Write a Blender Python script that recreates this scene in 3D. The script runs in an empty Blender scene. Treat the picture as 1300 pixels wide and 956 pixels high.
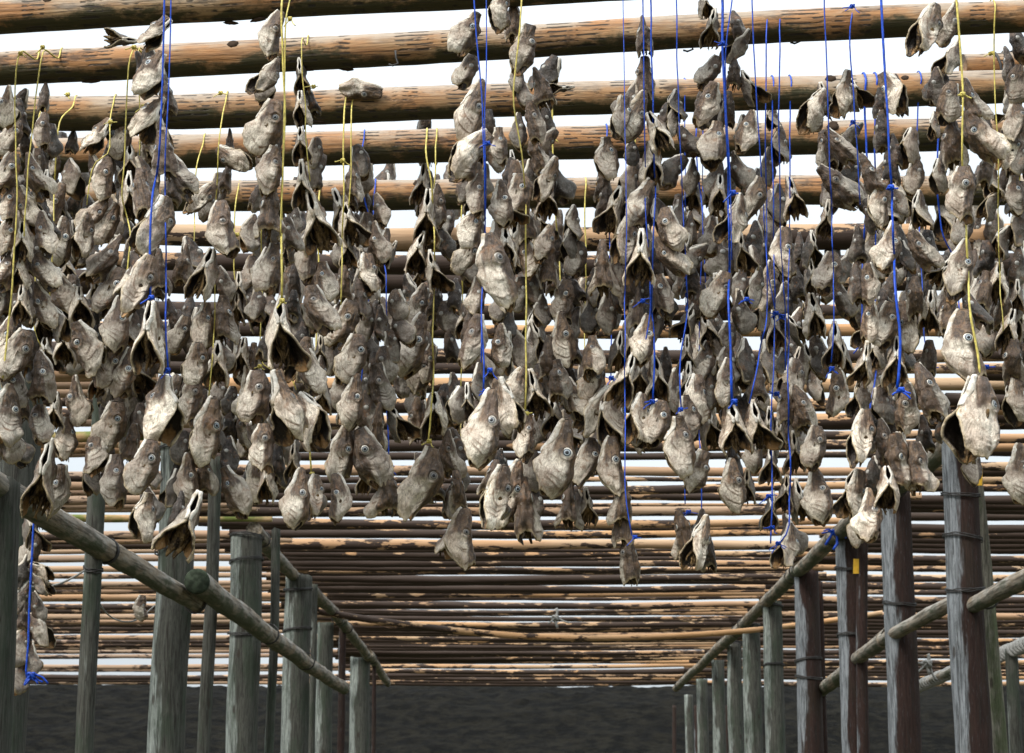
import bpy, math, random, re
import numpy as np
from mathutils import Vector, Matrix, noise, Euler

R = math.radians
TEST = False
rng = random.Random(7)
scene = bpy.context.scene
col = scene.collection

# ------------------------------------------------------------------ camera
CAMZ, FPX, PITCH = 1.5, 2800.0, R(11.84)
cam_d = bpy.data.cameras.new("camera")
cam = bpy.data.objects.new("camera", cam_d)
col.objects.link(cam)
cam.location = (0, 0, CAMZ)
cam.rotation_euler = (R(90) + PITCH, 0, 0)
cam_d.sensor_width = 36.0
cam_d.lens = FPX / 1300 * 36
cam_d.clip_end = 6000
cam_d.dof.use_dof = True
cam_d.dof.focus_distance = 8.9
cam_d.dof.aperture_fstop = 11
scene.camera = cam

def at(px, py, d):
    """photo pixel -> point of the world at ground distance d"""
    x, y = (px - 650) / FPX, (478 - py) / FPX
    dirv = Vector((x, math.cos(PITCH) - y * math.sin(PITCH), math.sin(PITCH) + y * math.cos(PITCH)))
    p = dirv * (d / dirv.y)
    return Vector((p.x, p.y, p.z + CAMZ))

def dist_for(py, z):
    a = PITCH + math.atan((478 - py) / FPX)
    return (z - CAMZ) / math.tan(a)

def pxlen(n, d):
    return n * d * 1.05 / FPX

# ------------------------------------------------------------------ tagging
def tag(o, label=None, cat=None, group=None, kind=None):
    if label: o["label"] = label
    if cat: o["category"] = cat
    if group: o["group"] = group
    if kind: o["kind"] = kind
    return o

def link(name, me, parent=None, mat=None):
    o = bpy.data.objects.new(name, me)
    col.objects.link(o)
    if mat is not None:
        me.materials.clear(); me.materials.append(mat)
    if parent is not None: o.parent = parent
    return o

def mesh(name, verts, faces, smooth=True):
    me = bpy.data.meshes.new(name)
    me.from_pydata([tuple(v) for v in verts], [], faces)
    me.update()
    if smooth:
        me.polygons.foreach_set("use_smooth", [True] * len(me.polygons))
    return me

# ------------------------------------------------------------------ node helpers
class NT:
    def __init__(self, name):
        self.m = bpy.data.materials.new(name)
        self.m.use_nodes = True
        self.t = self.m.node_tree
        self.b = self.t.nodes["Principled BSDF"]
    def n(self, typ, **kw):
        nd = self.t.nodes.new(typ)
        for k, v in kw.items(): setattr(nd, k, v)
        return nd
    def l(self, a, b): self.t.links.new(a, b)
    def val(self, sock, v):
        if hasattr(v, "is_linked") or isinstance(v, bpy.types.NodeSocket): self.l(v, sock)
        else: sock.default_value = v
    def math(self, op, a, b=0.0, c=None, clamp=False):
        nd = self.n("ShaderNodeMath", operation=op); nd.use_clamp = clamp
        self.val(nd.inputs[0], a); self.val(nd.inputs[1], b)
        if c is not None: self.val(nd.inputs[2], c)
        return nd.outputs[0]
    def ramp(self, x, lo, hi, a=0.0, b=1.0, smooth=True):
        nd = self.n("ShaderNodeMapRange"); nd.interpolation_type = "SMOOTHSTEP" if smooth else "LINEAR"
        self.val(nd.inputs[0], x); nd.inputs[1].default_value = lo; nd.inputs[2].default_value = hi
        nd.inputs[3].default_value = a; nd.inputs[4].default_value = b
        return nd.outputs[0]
    def mix(self, f, a, b, blend="MIX"):
        nd = self.n("ShaderNodeMix", data_type="RGBA", blend_type=blend)
        self.val(nd.inputs[0], f)
        for s, v in ((nd.inputs[6], a), (nd.inputs[7], b)):
            if isinstance(v, tuple): s.default_value = (*v, 1.0)
            else: self.l(v, s)
        return nd.outputs[2]
    def coords(self, scale=(1, 1, 1), kind="Object", off=None):
        tc = self.n("ShaderNodeTexCoord")
        mp = self.n("ShaderNodeMapping"); mp.inputs[3].default_value = scale
        src = tc.outputs[kind]
        if off is not None:
            ad = self.n("ShaderNodeVectorMath", operation="ADD")
            self.l(src, ad.inputs[0]); self.l(off, ad.inputs[1]); src = ad.outputs[0]
        self.l(src, mp.inputs[0])
        return mp.outputs[0]
    def rand_off(self, k=37.0):
        oi = self.n("ShaderNodeObjectInfo")
        v = self.math("MULTIPLY", oi.outputs["Random"], k)
        cb = self.n("ShaderNodeCombineXYZ")
        for i in range(3): self.l(v, cb.inputs[i])
        return cb.outputs[0], oi
    def noise(self, vec, scale, detail=4, rough=0.55, dist=0.0):
        nd = self.n("ShaderNodeTexNoise"); self.l(vec, nd.inputs["Vector"])
        nd.inputs["Scale"].default_value = scale; nd.inputs["Detail"].default_value = detail
        nd.inputs["Roughness"].default_value = rough; nd.inputs["Distortion"].default_value = dist
        return nd.outputs[0]
    def bump(self, h, strength=0.5, distance=0.01):
        nd = self.n("ShaderNodeBump"); nd.inputs["Strength"].default_value = strength
        nd.inputs["Distance"].default_value = distance
        self.l(h, nd.inputs["Height"]); self.l(nd.outputs[0], self.b.inputs["Normal"])
    def done(self, colr, rough=0.7, spec=0.3):
        if isinstance(colr, tuple): self.b.inputs["Base Color"].default_value = (*colr, 1)
        else: self.l(colr, self.b.inputs["Base Color"])
        self.val(self.b.inputs["Roughness"], rough)
        self.b.inputs["Specular IOR Level"].default_value = spec
        return self.m

# ------------------------------------------------------------------ materials
def mat_skin(name, attr_random=False):
    m = NT(name)
    off, oi = m.rand_off(53.0)
    at_ = m.n("ShaderNodeAttribute"); at_.attribute_name = "part"
    sp = m.n("ShaderNodeSeparateColor"); m.l(at_.outputs["Color"], sp.inputs[0])
    inside, dors, uu = sp.outputs[0], sp.outputs[1], sp.outputs[2]
    edge = at_.outputs["Alpha"]
    if attr_random:
        rn = m.n("ShaderNodeAttribute"); rn.attribute_name = "rnd"
        tone = rn.outputs["Fac"]
        co = m.coords(kind="Object", scale=(4, 4, 4))
    else:
        cs = m.n("ShaderNodeSeparateColor"); m.l(oi.outputs["Color"], cs.inputs[0])
        tone = cs.outputs[0]
        co = m.coords(off=off)
    mp = m.n("ShaderNodeMapping"); m.l(co, mp.inputs[0]); mp.inputs[3].default_value = (1, 1, .32)
    big = m.noise(co, 3.2, 4, .6)
    streak = m.noise(mp.outputs[0], 15, 5, .65, .6)
    fine = m.noise(co, 24, 5, .7)
    # back of the head darker than the throat
    d = m.math("ADD", dors, m.math("MULTIPLY", m.math("SUBTRACT", big, .5), .9))
    d = m.math("ADD", d, m.math("MULTIPLY", m.math("SUBTRACT", streak, .5), .45))
    f = m.ramp(d, .10, .95)
    soft = m.noise(co, 2.4, 3, .5)
    pal = m.mix(m.ramp(soft, .35, .7), (.90, .81, .68), (.52, .42, .335))
    vein = m.noise(mp.outputs[0], 9, 6, .72, 1.6)
    pal = m.mix(m.ramp(m.math("ABSOLUTE", m.math("SUBTRACT", vein, .5)), .0, .045, .62, 0), pal, (.20, .135, .09))
    pal = m.mix(m.ramp(fine, .54, .70, 0, .42), pal, (.24, .18, .14))
    drk = m.mix(m.ramp(streak, .38, .62), (.22, .14, .083), (.036, .024, .017))
    c = m.mix(f, pal, drk)
    c = m.mix(m.math("MULTIPLY", uu, m.math("MULTIPLY", m.math("SUBTRACT", 1.0, inside), .95)), c, (.17, .095, .05))
    # tone of the single head
    tn = m.ramp(tone, 0, 1, .10 if attr_random else .20, .95 if attr_random else 1.22, False)  # mass behind goes darker, shade inside the bunches painted into its skin
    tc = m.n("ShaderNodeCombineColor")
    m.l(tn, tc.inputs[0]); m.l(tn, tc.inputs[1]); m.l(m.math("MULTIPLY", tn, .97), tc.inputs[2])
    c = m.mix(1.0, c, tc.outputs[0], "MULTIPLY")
    # dark scaly mottling, brown stains, ochre rims
    c = m.mix(m.math("MULTIPLY", m.ramp(streak, .50, .66, 0, .8), m.ramp(d, 0, .6, .35, 1)), c, (.085, .058, .040))
    c = m.mix(m.math("MULTIPLY", m.ramp(m.noise(co, 4.2, 6, .72), .50, .60, 0, .8), m.ramp(d, .05, .6, .18, 1)), c, m.mix(big, (.045, .030, .021), (.17, .105, .068)))
    pale = m.math("MULTIPLY", m.ramp(fine, .54, .74, 0, .45), m.ramp(big, .35, .6))
    c = m.mix(pale, c, (.66, .62, .55))
    st = m.math("MULTIPLY", m.ramp(m.noise(co, 5.5, 5, .7), .56, .70), .6)
    c = m.mix(st, c, (.25, .12, .05))
    c = m.mix(m.math("MULTIPLY", edge, m.ramp(fine, .3, .6, .2, .85)), c, (.47, .36, .19))
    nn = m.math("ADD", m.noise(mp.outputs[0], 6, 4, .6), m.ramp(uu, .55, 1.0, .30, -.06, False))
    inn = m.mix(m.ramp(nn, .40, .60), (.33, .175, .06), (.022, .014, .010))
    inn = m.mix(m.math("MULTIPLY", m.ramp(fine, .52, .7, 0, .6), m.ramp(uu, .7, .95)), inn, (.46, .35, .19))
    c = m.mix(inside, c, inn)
    h = m.math("ADD", m.math("MULTIPLY", streak, 1.3), m.math("MULTIPLY", fine, .8))
    m.bump(h, .6, .012)
    return m.done(c, m.ramp(fine, .3, .7, .34, .62), .45)

def mat_jaw():
    m = NT("jaw_bone")
    off, oi = m.rand_off(31)
    co = m.coords(off=off)
    n1 = m.noise(co, 5, 4, .6); n2 = m.noise(co, 22, 3, .6)
    c = m.mix(m.ramp(n1, .42, .68), (.72, .68, .60), (.40, .32, .22))
    c = m.mix(m.ramp(n2, .55, .75, 0, .7), c, (.26, .15, .08))
    m.bump(n2, .5, .01)
    return m.done(c, .5, .35)

def mat_gut():
    m = NT("dried_gill_tissue")
    off, oi = m.rand_off(31)
    co = m.coords(off=off)
    n1 = m.noise(co, 7, 5, .65); n2 = m.noise(co, 30, 3, .6)
    c = m.mix(m.ramp(n1, .36, .62), (.20, .125, .05), (.028, .017, .011))
    c = m.mix(m.ramp(n2, .58, .72, 0, .6), c, (.40, .31, .17))
    m.bump(n2, .7, .02)
    return m.done(c, .75, .2)

def mat_eye():
    m = NT("dried_eye")
    tc = m.n("ShaderNodeTexCoord")
    sx = m.n("ShaderNodeSeparateXYZ"); m.l(tc.outputs["Object"], sx.inputs[0])
    r = m.math("SQRT", m.math("ADD", m.math("MULTIPLY", sx.outputs[0], sx.outputs[0]), m.math("MULTIPLY", sx.outputs[1], sx.outputs[1])))
    rr = m.math("DIVIDE", r, .071)
    n1 = m.noise(tc.outputs["Object"], 60, 3)
    rr = m.math("ADD", rr, m.math("MULTIPLY", m.math("SUBTRACT", n1, .5), .16))
    c = m.mix(m.ramp(rr, .40, .54), (.36, .41, .44), (.045, .055, .07))
    c = m.mix(m.ramp(rr, .60, .72), c, (.74, .71, .62))
    c = m.mix(m.ramp(rr, .86, 1.0), c, (.10, .075, .05))  # dark rim paints the shadow of the eye socket
    oi = m.n("ShaderNodeObjectInfo")
    c = m.mix(m.ramp(oi.outputs["Random"], .2, 1.0, 0, .78), c, (.17, .14, .11))
    return m.done(c, .25, .5)

def mat_plain(name, c, rough=.5, spec=.4, var=.25, scale=20):
    m = NT(name)
    co = m.coords()
    n1 = m.noise(co, scale, 3)
    cc = m.mix(m.ramp(n1, .3, .7, 0, 1), tuple(v * (1 - var) for v in c), tuple(min(1, v * (1 + var)) for v in c))
    return m.done(cc, rough, spec)

def mat_log():
    """stripped front logs: orange wood, grey top, comb-like tool marks, green algae with painted shade below"""
    m = NT("weathered_log")
    off, oi = m.rand_off(41)
    co = m.coords(off=off)
    tc = m.n("ShaderNodeTexCoord")
    raw = m.coords()
    sx = m.n("ShaderNodeSeparateXYZ"); m.l(raw, sx.inputs[0])
    def st(s):
        mp = m.n("ShaderNodeMapping"); m.l(co, mp.inputs[0]); mp.inputs[3].default_value = s; return mp.outputs[0]
    grain = m.noise(st((1.2, 22, 22)), 2.0, 6, .65, .4)
    blotch = m.noise(st((1.6, 5, 5)), 1.3, 5, .6)
    fine = m.noise(st((6, 60, 60)), 1.5, 3, .6)
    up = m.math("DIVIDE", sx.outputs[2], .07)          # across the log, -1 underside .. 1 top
    c = m.mix(m.ramp(blotch, .35, .65), (.36, .17, .062), (.38, .25, .13))
    c = m.mix(m.ramp(grain, .45, .66, 0, .65), c, (.15, .075, .034))
    c = m.mix(m.ramp(m.noise(st((3.2, 9, 9)), 1.6, 6, .7), .52, .63, 0, .78), c, (.065, .038, .021))
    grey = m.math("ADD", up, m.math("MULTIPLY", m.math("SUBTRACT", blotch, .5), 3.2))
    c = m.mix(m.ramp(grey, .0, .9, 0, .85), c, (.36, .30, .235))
    alg_shade = m.math("ADD", m.math("MULTIPLY", up, -1.0), m.math("MULTIPLY", m.math("SUBTRACT", m.noise(st((2.2, 4, 4)), 1.7, 6, .7), .5), 3.6))
    c = m.mix(m.ramp(alg_shade, .16, .75, 0, .94), c, (.034, .034, .012))  # green algae, with the underside's shade painted into the same dark tone
    # comb marks: short dark dashes stacked across the log, in patches along it
    wv = m.n("ShaderNodeTexWave", wave_type="BANDS", bands_direction="Z"); m.l(st((.5, .2, 1)), wv.inputs["Vector"])
    wv.inputs["Scale"].default_value = 15; wv.inputs["Distortion"].default_value = 2.2; wv.inputs["Detail"].default_value = 2
    patch = m.noise(st((7.5, .8, .8)), 1.0, 2, .5)
    brk = m.noise(st((14, 40, 40)), 1.0, 2, .5)
    dash = m.math("MULTIPLY", m.ramp(wv.outputs["Fac"], .60, .78), m.math("MULTIPLY", m.ramp(patch, .51, .56), m.ramp(brk, .42, .5)))
    c = m.mix(m.math("MULTIPLY", dash, .9), c, (.028, .022, .016))
    # cracks and knots
    cr = m.noise(st((.5, 30, 30)), 1.0, 2, .5)
    c = m.mix(m.ramp(m.math("ABSOLUTE", m.math("SUBTRACT", cr, .5)), .0, .012, .75, 0), c, (.03, .02, .015))
    vo = m.n("ShaderNodeTexVoronoi"); m.l(st((2.2, 6, 6)), vo.inputs["Vector"]); vo.inputs["Scale"].default_value = 1.0
    c = m.mix(m.ramp(vo.outputs["Distance"], .07, .15, .85, 0), c, (.045, .026, .014))
    c = m.mix(m.ramp(fine, .55, .72, 0, .4), c, (.10, .06, .035))
    h = m.math("SUBTRACT", m.math("ADD", grain, m.math("MULTIPLY", fine, .5)), m.math("MULTIPLY", dash, .8))
    m.bump(h, .6, .012)
    return m.done(c, .68, .3)

def mat_pole():
    """thinner poles of the far rows: bare tan wood with dark bark left on, denser below as painted shade; object colour R = amount of bark, G = moss, B = grey"""
    m = NT("bark_mottled_pole")
    off, oi = m.rand_off(83)
    co = m.coords(off=off)
    raw = m.coords()
    sx = m.n("ShaderNodeSeparateXYZ"); m.l(raw, sx.inputs[0])
    cs = m.n("ShaderNodeSeparateColor"); m.l(oi.outputs["Color"], cs.inputs[0])
    def st(s):
        mp = m.n("ShaderNodeMapping"); m.l(co, mp.inputs[0]); mp.inputs[3].default_value = s; return mp.outputs[0]
    bk = m.noise(st((2.2, 8, 8)), 1.25, 6, .68)
    ln = m.noise(st((.35, 3.5, 3.5)), 1.0, 2, .5)
    grain = m.noise(st((1.5, 30, 30)), 1.5, 4, .6)
    c = m.mix(m.ramp(ln, .35, .65), (.47, .26, .115), (.47, .32, .19))
    c = m.mix(m.ramp(grain, .5, .7, 0, .45), c, (.22, .11, .05))
    c = m.mix(cs.outputs[2], c, (.20, .145, .115))
    # bark amount grows towards the butt (-x)
    butt = m.ramp(sx.outputs[0], -3.0, 3.2, .085, -.125, False)
    b = m.math("ADD", m.math("ADD", bk, butt), m.math("MULTIPLY", m.math("SUBTRACT", cs.outputs[0], .5), .5))
    b = m.math("ADD", b, m.math("MULTIPLY", m.math("SUBTRACT", ln, .5), .25))
    upz = m.math("DIVIDE", sx.outputs[2], .055); upz.node.use_clamp = False
    b = m.math("SUBTRACT", b, m.math("MULTIPLY", m.math("MINIMUM", m.math("MAXIMUM", upz, -1.0), 1.0), .075))  # bark weighted to the underside, painting its shade into the colour
    bark = m.ramp(b, .478, .50)
    c = m.mix(bark, c, m.mix(grain, (.020, .013, .009), (.062, .038, .026)))
    ms = m.math("MULTIPLY", m.ramp(m.noise(st((2, 3, 3)), 1.2, 5, .65), .35, .6), cs.outputs[1])
    c = m.mix(ms, c, (.085, .12, .018))
    m.bump(m.math("ADD", m.math("MULTIPLY", bark, .6), m.math("MULTIPLY", grain, .5)), .6, .012)
    return m.done(c, .7, .25)

def mat_post(name, grey, brown, green, brown_shade_amt, green_amt):
    m = NT(name)
    off, oi = m.rand_off(61)
    co = m.coords(off=off)
    raw = m.coords()
    sx = m.n("ShaderNodeSeparateXYZ"); m.l(raw, sx.inputs[0])
    def st(s):
        mp = m.n("ShaderNodeMapping"); m.l(co, mp.inputs[0]); mp.inputs[3].default_value = s; return mp.outputs[0]
    grain = m.noise(st((34, 34, 2.6)), 1.5, 8, .78, .8)
    big = m.noise(st((4, 4, .7)), 1.4, 5, .6)
    fine = m.noise(st((70, 70, 9)), 1.3, 4, .65)
    c = m.mix(m.ramp(grain, .40, .62), grey, tuple(v * .26 for v in grey))
    side = m.math("ADD", m.math("MULTIPLY", sx.outputs[0], 7.0), m.math("MULTIPLY", m.math("SUBTRACT", big, .5), 2.6))
    c = m.mix(m.math("MULTIPLY", m.ramp(side, -.55, -.30), brown_shade_amt), c, m.mix(m.ramp(grain, .3, .7), brown, tuple(v * .35 for v in brown)))  # darker right side: partly brown wood, partly shade painted into the colour
    c = m.mix(m.math("MULTIPLY", m.ramp(m.noise(st((3, 3, 1.1)), 1.5, 6, .7), .46, .62), green_amt), c, green)
    cr = m.noise(st((20, 20, .35)), 1.0, 2, .5)
    c = m.mix(m.ramp(m.math("ABSOLUTE", m.math("SUBTRACT", cr, .5)), 0, .016, .85, 0), c, (.02, .016, .013))
    vo = m.n("ShaderNodeTexVoronoi"); m.l(st((5, 5, 2.0)), vo.inputs["Vector"]); vo.inputs["Scale"].default_value = 1
    c = m.mix(m.ramp(vo.outputs["Distance"], .06, .13, .8, 0), c, (.03, .022, .016))
    c = m.mix(m.ramp(fine, .56, .72, 0, .5), c, tuple(v * .3 for v in grey))
    m.bump(m.math("ADD", grain, m.math("MULTIPLY", fine, .6)), .7, .014)
    return m.done(c, .8, .2)

M = {}
M["skin"] = mat_skin("dried_cod_skin")
M["skin_far_shaded"] = mat_skin("dried_cod_skin_far_shaded", True)
M["jaw"] = mat_jaw(); M["gut"] = mat_gut(); M["eye"] = mat_eye()
M["pupil"] = mat_plain("pupil", (.012, .014, .018), .15, .6)
M["blue"] = mat_plain("blue_cord", (.0015, .055, .44), .45, .4, .3, 60)
M["yellow"] = mat_plain("yellow_twine", (.60, .50, .12), .5, .4, .3, 60)
M["white"] = mat_plain("white_rope", (.24, .24, .225), .6, .3, .2, 40)
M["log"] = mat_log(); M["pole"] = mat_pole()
M["post_grey"] = mat_post("grey_green_post", (.30, .33, .30), (.055, .050, .037), (.035, .052, .032), .85, .6)
M["post_brown"] = mat_post("brown_sided_post", (.25, .27, .285), (.040, .021, .016), (.03, .04, .02), 1.0, .12)
M["post_moss"] = mat_post("mossy_rail", (.30, .28, .22), (.10, .08, .05), (.06, .085, .03), .35, .72)
M["wire"] = mat_plain("dark_wire", (.03, .028, .026), .6, .4)
M["tagm"] = mat_plain("yellow_tag", (.62, .36, .03), .6, .3, .12, 30)
M["bark"] = mat_plain("bark_scrap", (.05, .033, .022), .85, .15, .4, 30)

# ------------------------------------------------------------------ cod head shells
def lerp_tab(tab, x):
    for (a, va), (b, vb) in zip(tab, tab[1:]):
        if x <= b:
            t = (x - a) / (b - a); t = t * t * (3 - 2 * t) * .35 + t * .65
            return va + (vb - va) * t
    return tab[-1][1]
def sm(x): x = max(0, min(1, x)); return x * x * (3 - 2 * x)
WT = [(0, .030), (.06, .058), (.15, .080), (.28, .112), (.45, .165), (.65, .212), (.85, .208), (1, .165)]
DT = [(0, .032), (.06, .060), (.15, .084), (.28, .122), (.45, .178), (.65, .200), (.85, .178), (1, .125)]
VT = [(0, .036), (.06, .070), (.15, .100), (.28, .142), (.45, .205), (.65, .272), (.85, .268), (1, .190)]

def head_variant(seed, opening, flare, bend, twist, crumple, asym, gape=0.0, nu=56, nt=64):
    """returns dict of numpy arrays; length 1, snout up (+z), back of the head +x"""
    rg = random.Random(seed)
    so = Vector((rg.uniform(-50, 50), rg.uniform(-50, 50), rg.uniform(-50, 50)))
    shrink = rg.uniform(.80, 1.08)
    fat = rg.uniform(.88, 1.16); snt = rg.uniform(.9, 1.35)
    arcs = sorted((rg.uniform(a, b), rg.uniform(.006, .012)) for a, b in rg.sample([(.15, .20), (.23, .29), (.31, .36), (.38, .44), (.45, .50)], 3))
    pk_ = 1.40 + .6 * max(0, opening - .18) / .15
    def thm(u):
        slot = .10 * sm((u - .03) / .08) * (1 - sm((u - .26) / .12))
        rear = opening * sm((u - .44) / .5) ** .8
        return math.pi * (.992 - slot - rear)
    def pos(u, t, raw=False):
        th = t * thm(u)
        c, s = math.cos(th), math.sin(th)
        ath = abs(th)
        W, D, V = lerp_tab(WT, u), lerp_tab(DT, u), lerp_tab(VT, u)
        g_ = sm((u - .25) / .3); W *= shrink; q_ = snt + (fat - snt) * g_
        W *= q_; D *= q_; V *= q_
        e = .84 + .16 * math.exp(-((ath - pk_) / .85) ** 2) - .05 * sm((ath - pk_ - .8) / .6)
        e += .038 * noise.noise(Vector((th * 2.6, 7.1, 0)) + so) + .014 * noise.noise(Vector((th * 7, 3.1, 0)) + so)
        z = -u * (1 + (e - 1) * sm((u - .25) / .7))
        x = c * (D if c > 0 else V)
        y = s * W
        side = 1 if th > 0 else -1
        # ventral edge rolls outward
        k = sm((u - .40) / .55)
        fl = flare * (1 + asym * side)
        y *= 1 + fl * .8 * k * k
        edge = sm((abs(t) - .55) / .45)
        y += side * fl * .22 * edge * k
        x -= fl * .10 * edge * k
        p = Vector((x, y, z))
        out = Vector((c, s, 0))
        d = 0.0
        # eye socket
        du, dth = u - .40, (ath - 1.02) * .19
        re = math.hypot(du, dth)
        d += .020 * math.exp(-((re - .080) / .018) ** 2) - .016 * math.exp(-(re / .05) ** 2)
        # cheek hollow behind and below the eye
        d -= .018 * math.exp(-((u - .55) / .06) ** 2 - ((ath - 1.45) / .34) ** 2)
        d -= .014 * math.exp(-((u - .25) / .06) ** 2 - ((ath - 1.15) / .35) ** 2)
        # jaw line
        jl = 2.42 - .9 * u
        if u < .44:
            d -= .022 * math.exp(-((ath - jl) / .09) ** 2) * sm((.44 - u) / .08)
            d += .010 * math.exp(-((ath - jl + .26) / .12) ** 2) * sm((.44 - u) / .1)
        # plates of the gill cover: arcs round the eye
        w = .03 * noise.noise(Vector((u * 4, th * 1.5, 1)) + so)
        rr = math.hypot(u - .40, (ath - 1.15) * .25) + w * 1.6
        if u > .42:
            brk_ = max(0, min(1, .55 + 1.6 * noise.noise(Vector((u * 5, th * 2.2, 11)) + so)))
            lat = sm((ath - .55) / .4) * (1 - .85 * sm((ath - 1.9) / .5))
            for r0, a in arcs:
                d += lat * brk_ * a * math.exp(-((rr - r0) / .012) ** 2) - lat * brk_ * a * .9 * math.exp(-((rr - r0 - .022) / .013) ** 2)
        # ridges on the skull roof
        if ath < 1.0:
            d += .006 * math.cos(ath * 7.5) * sm((u - .12) / .3) + .016 * math.exp(-((u - .40) / .07) ** 2 - ((ath - .62) / .16) ** 2) - .02 * math.exp(-((u - .62) / .09) ** 2 - ((ath - .5) / .2) ** 2)
        # shrivelled wrinkles
        q = p * 1.0 + so
        d += .046 * noise.noise(q * 3.6) + .016 * noise.noise(q * 8.5) + .004 * noise.noise(q * 26)
        d += .010 * noise.noise(Vector((th * 6, u * 2.2, 5)) + so) * sm(u / .2)
        d += crumple * k * noise.noise(Vector((th * 1.6, u * 3.0, 9)) + so)
        d *= .35 + .65 * sm(u / .18)
        p += out * d
        # gaping mouth: the dorsal half leans back at the tip
        if gape:
            g = sm((.34 - u) / .34)
            p.x += gape * g * (1 if c > -.25 else -.55)
        # bend + twist of the whole head
        a = twist * u
        ca, sa = math.cos(a), math.sin(a)
        p = Vector((p.x * ca - p.y * sa, p.x * sa + p.y * ca, p.z))
        p.x += bend * (u - .3) ** 2
        p.y += .5 * bend * asym * (u - .3) ** 2
        p.z += .5
        return p
    u0_ = max(0.0, rg.uniform(-.05, .15))       # snout tip broken off in some
    us = [u0_ + (1 - u0_) * i / nu for i in range(nu + 1)]
    ts = [-1 + 2 * j / nt for j in range(nt + 1)]
    P = np.array([[pos(u, t) for t in ts] for u in us])
    dU = np.gradient(P, axis=0); dT = np.gradient(P, axis=1)
    N = np.cross(dU, dT); ln = np.linalg.norm(N, axis=2, keepdims=True); ln[ln < 1e-9] = 1
    N = N / ln
    ctr = P.mean(axis=1, keepdims=True)
    if ((P - ctr) * N).sum() < 0: N = -N
    U = np.array(us)[:, None] * np.ones(nt + 1)[None]
    T = np.abs(np.array(ts))[None] * np.ones(nu + 1)[:, None]
    thick = .012 + .020 * np.clip((T - .8) / .2, 0, 1) * (U > .3) + .008 * U
    Q = P - N * thick[..., None]
    TH = np.array([[abs(t) * thm(u) for t in ts] for u in us])
    s01 = lambda x: np.clip(x, 0, 1) ** 2 * (3 - 2 * np.clip(x, 0, 1))
    pale = np.maximum(s01((U - .34) / .22) * s01((TH - .72) / .5), s01((TH - 1.9) / .5) * .9)
    dors = 1 - pale
    wn = np.array([[.03 * noise.noise(Vector((u * 4, abs(t) * thm(u) * 1.5, 1)) + so) * 1.6 for t in ts] for u in us])
    RR = np.hypot(U - .40, (TH - 1.15) * .25) + wn
    line = sum(np.exp(-((RR - r0) / .011) ** 2) for r0 in [a_[0] + .012 for a_ in arcs]) * (U > .42) * s01((TH - .5) / .3)
    bk2 = np.array([[max(0, min(1, .5 + 1.8 * noise.noise(Vector((u * 5, t * thm(u) * 2.2, 11)) + so))) for t in ts] for u in us])
    line = np.clip(line * bk2 + np.exp(-((TH - 2.42 + .9 * U) / .06) ** 2) * (U < .42), 0, 1)
    edge = np.clip((U - .93) / .07, 0, 1) + np.clip((T - .93) / .07, 0, 1) * (U > .45)
    edge = np.clip(edge, 0, 1)
    n1, n2 = nu + 1, nt + 1
    verts = np.concatenate([P.reshape(-1, 3), Q.reshape(-1, 3)])
    off = n1 * n2
    faces = []
    for i in range(nu):
        for j in range(nt):
            a, b, c_, d_ = i * n2 + j, i * n2 + j + 1, (i + 1) * n2 + j + 1, (i + 1) * n2 + j
            faces.append((a, b, c_, d_)); faces.append((off + a, off + d_, off + c_, off + b))
    for j in range(nt):
        a = nu * n2 + j; faces.append((a, a + 1, off + a + 1, off + a))
        a = j; faces.append((a + 1, a, off + a, off + a + 1))
    for i in range(nu):
        a, b = i * n2, (i + 1) * n2; faces.append((a, b, off + b, off + a))
        a, b = i * n2 + nt, (i + 1) * n2 + nt; faces.append((b, a, off + a, off + b))
    # blunt cap on the snout
    tip = P[0].mean(axis=0) + np.array([0, 0, .02])
    verts = np.concatenate([verts, tip[None]])
    for j in range(nt): faces.append((len(verts) - 1, j, j + 1))
    part = np.zeros((len(verts), 4), np.float32)
    part[:off, 1] = dors.ravel(); part[off:2 * off, 1] = dors.ravel(); part[-1, 1] = .6
    part[off:2 * off, 0] = 1.0
    part[:off, 2] = line.ravel(); part[off:2 * off, 2] = U.ravel()
    part[:off, 3] = edge.ravel(); part[off:2 * off, 3] = edge.ravel()
    # eyes
    eyes = []
    for sgn in (1, -1):
        t = sgn * 1.02 / thm(.40)
        p = pos(.40, t)
        n = (pos(.44, t) - pos(.36, t)).cross(pos(.40, t + .05) - pos(.40, t - .05)).normalized()
        if n.dot(Vector((p.x * .5, p.y, 0))) < 0: n = -n
        eyes.append((p + n * .002, n))
    # lower jaw: two bony arms from the tip along the slot
    jv, jf = [], []
    for sgn in (1, -1):
        ring = []
        m_ = 14; k_ = 8
        for i in range(m_ + 1):
            u = u0_ + (.47 - u0_) * i / m_
            p = pos(u, sgn * .985); pc = pos(u, sgn * .80)
            inw = (pc - p); inw.normalize()
            outn = Vector((-1, 0, .0))
            up = (pos(min(1, u + .03), sgn * .985) - pos(max(0, u - .03), sgn * .985)).normalized()
            nn = inw.cross(up).normalized()
            if nn.dot(outn) < 0: nn = -nn
            wd = .040 * (.55 + .45 * math.sin(math.pi * min(1, .18 + .8 * i / m_))) * (1 + .25 * noise.noise(Vector((u * 9, sgn, 2)) + so))
            hh = .022 * (1 - .55 * i / m_)
            cpt = p + inw * wd * .55 + nn * .006
            for k in range(k_):
                a = 2 * math.pi * k / k_
                jv.append(cpt + inw * wd * math.cos(a) + nn * hh * math.sin(a))
        base = len(jv) - (m_ + 1) * k_
        for i in range(m_):
            for k in range(k_):
                a = base + i * k_ + k; b = base + i * k_ + (k + 1) % k_
                jf.append((a, b, b + k_, a + k_))
        jf.append(tuple(base + k for k in range(k_))[::-1]); jf.append(tuple(base + m_ * k_ + k for k in range(k_)))
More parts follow.
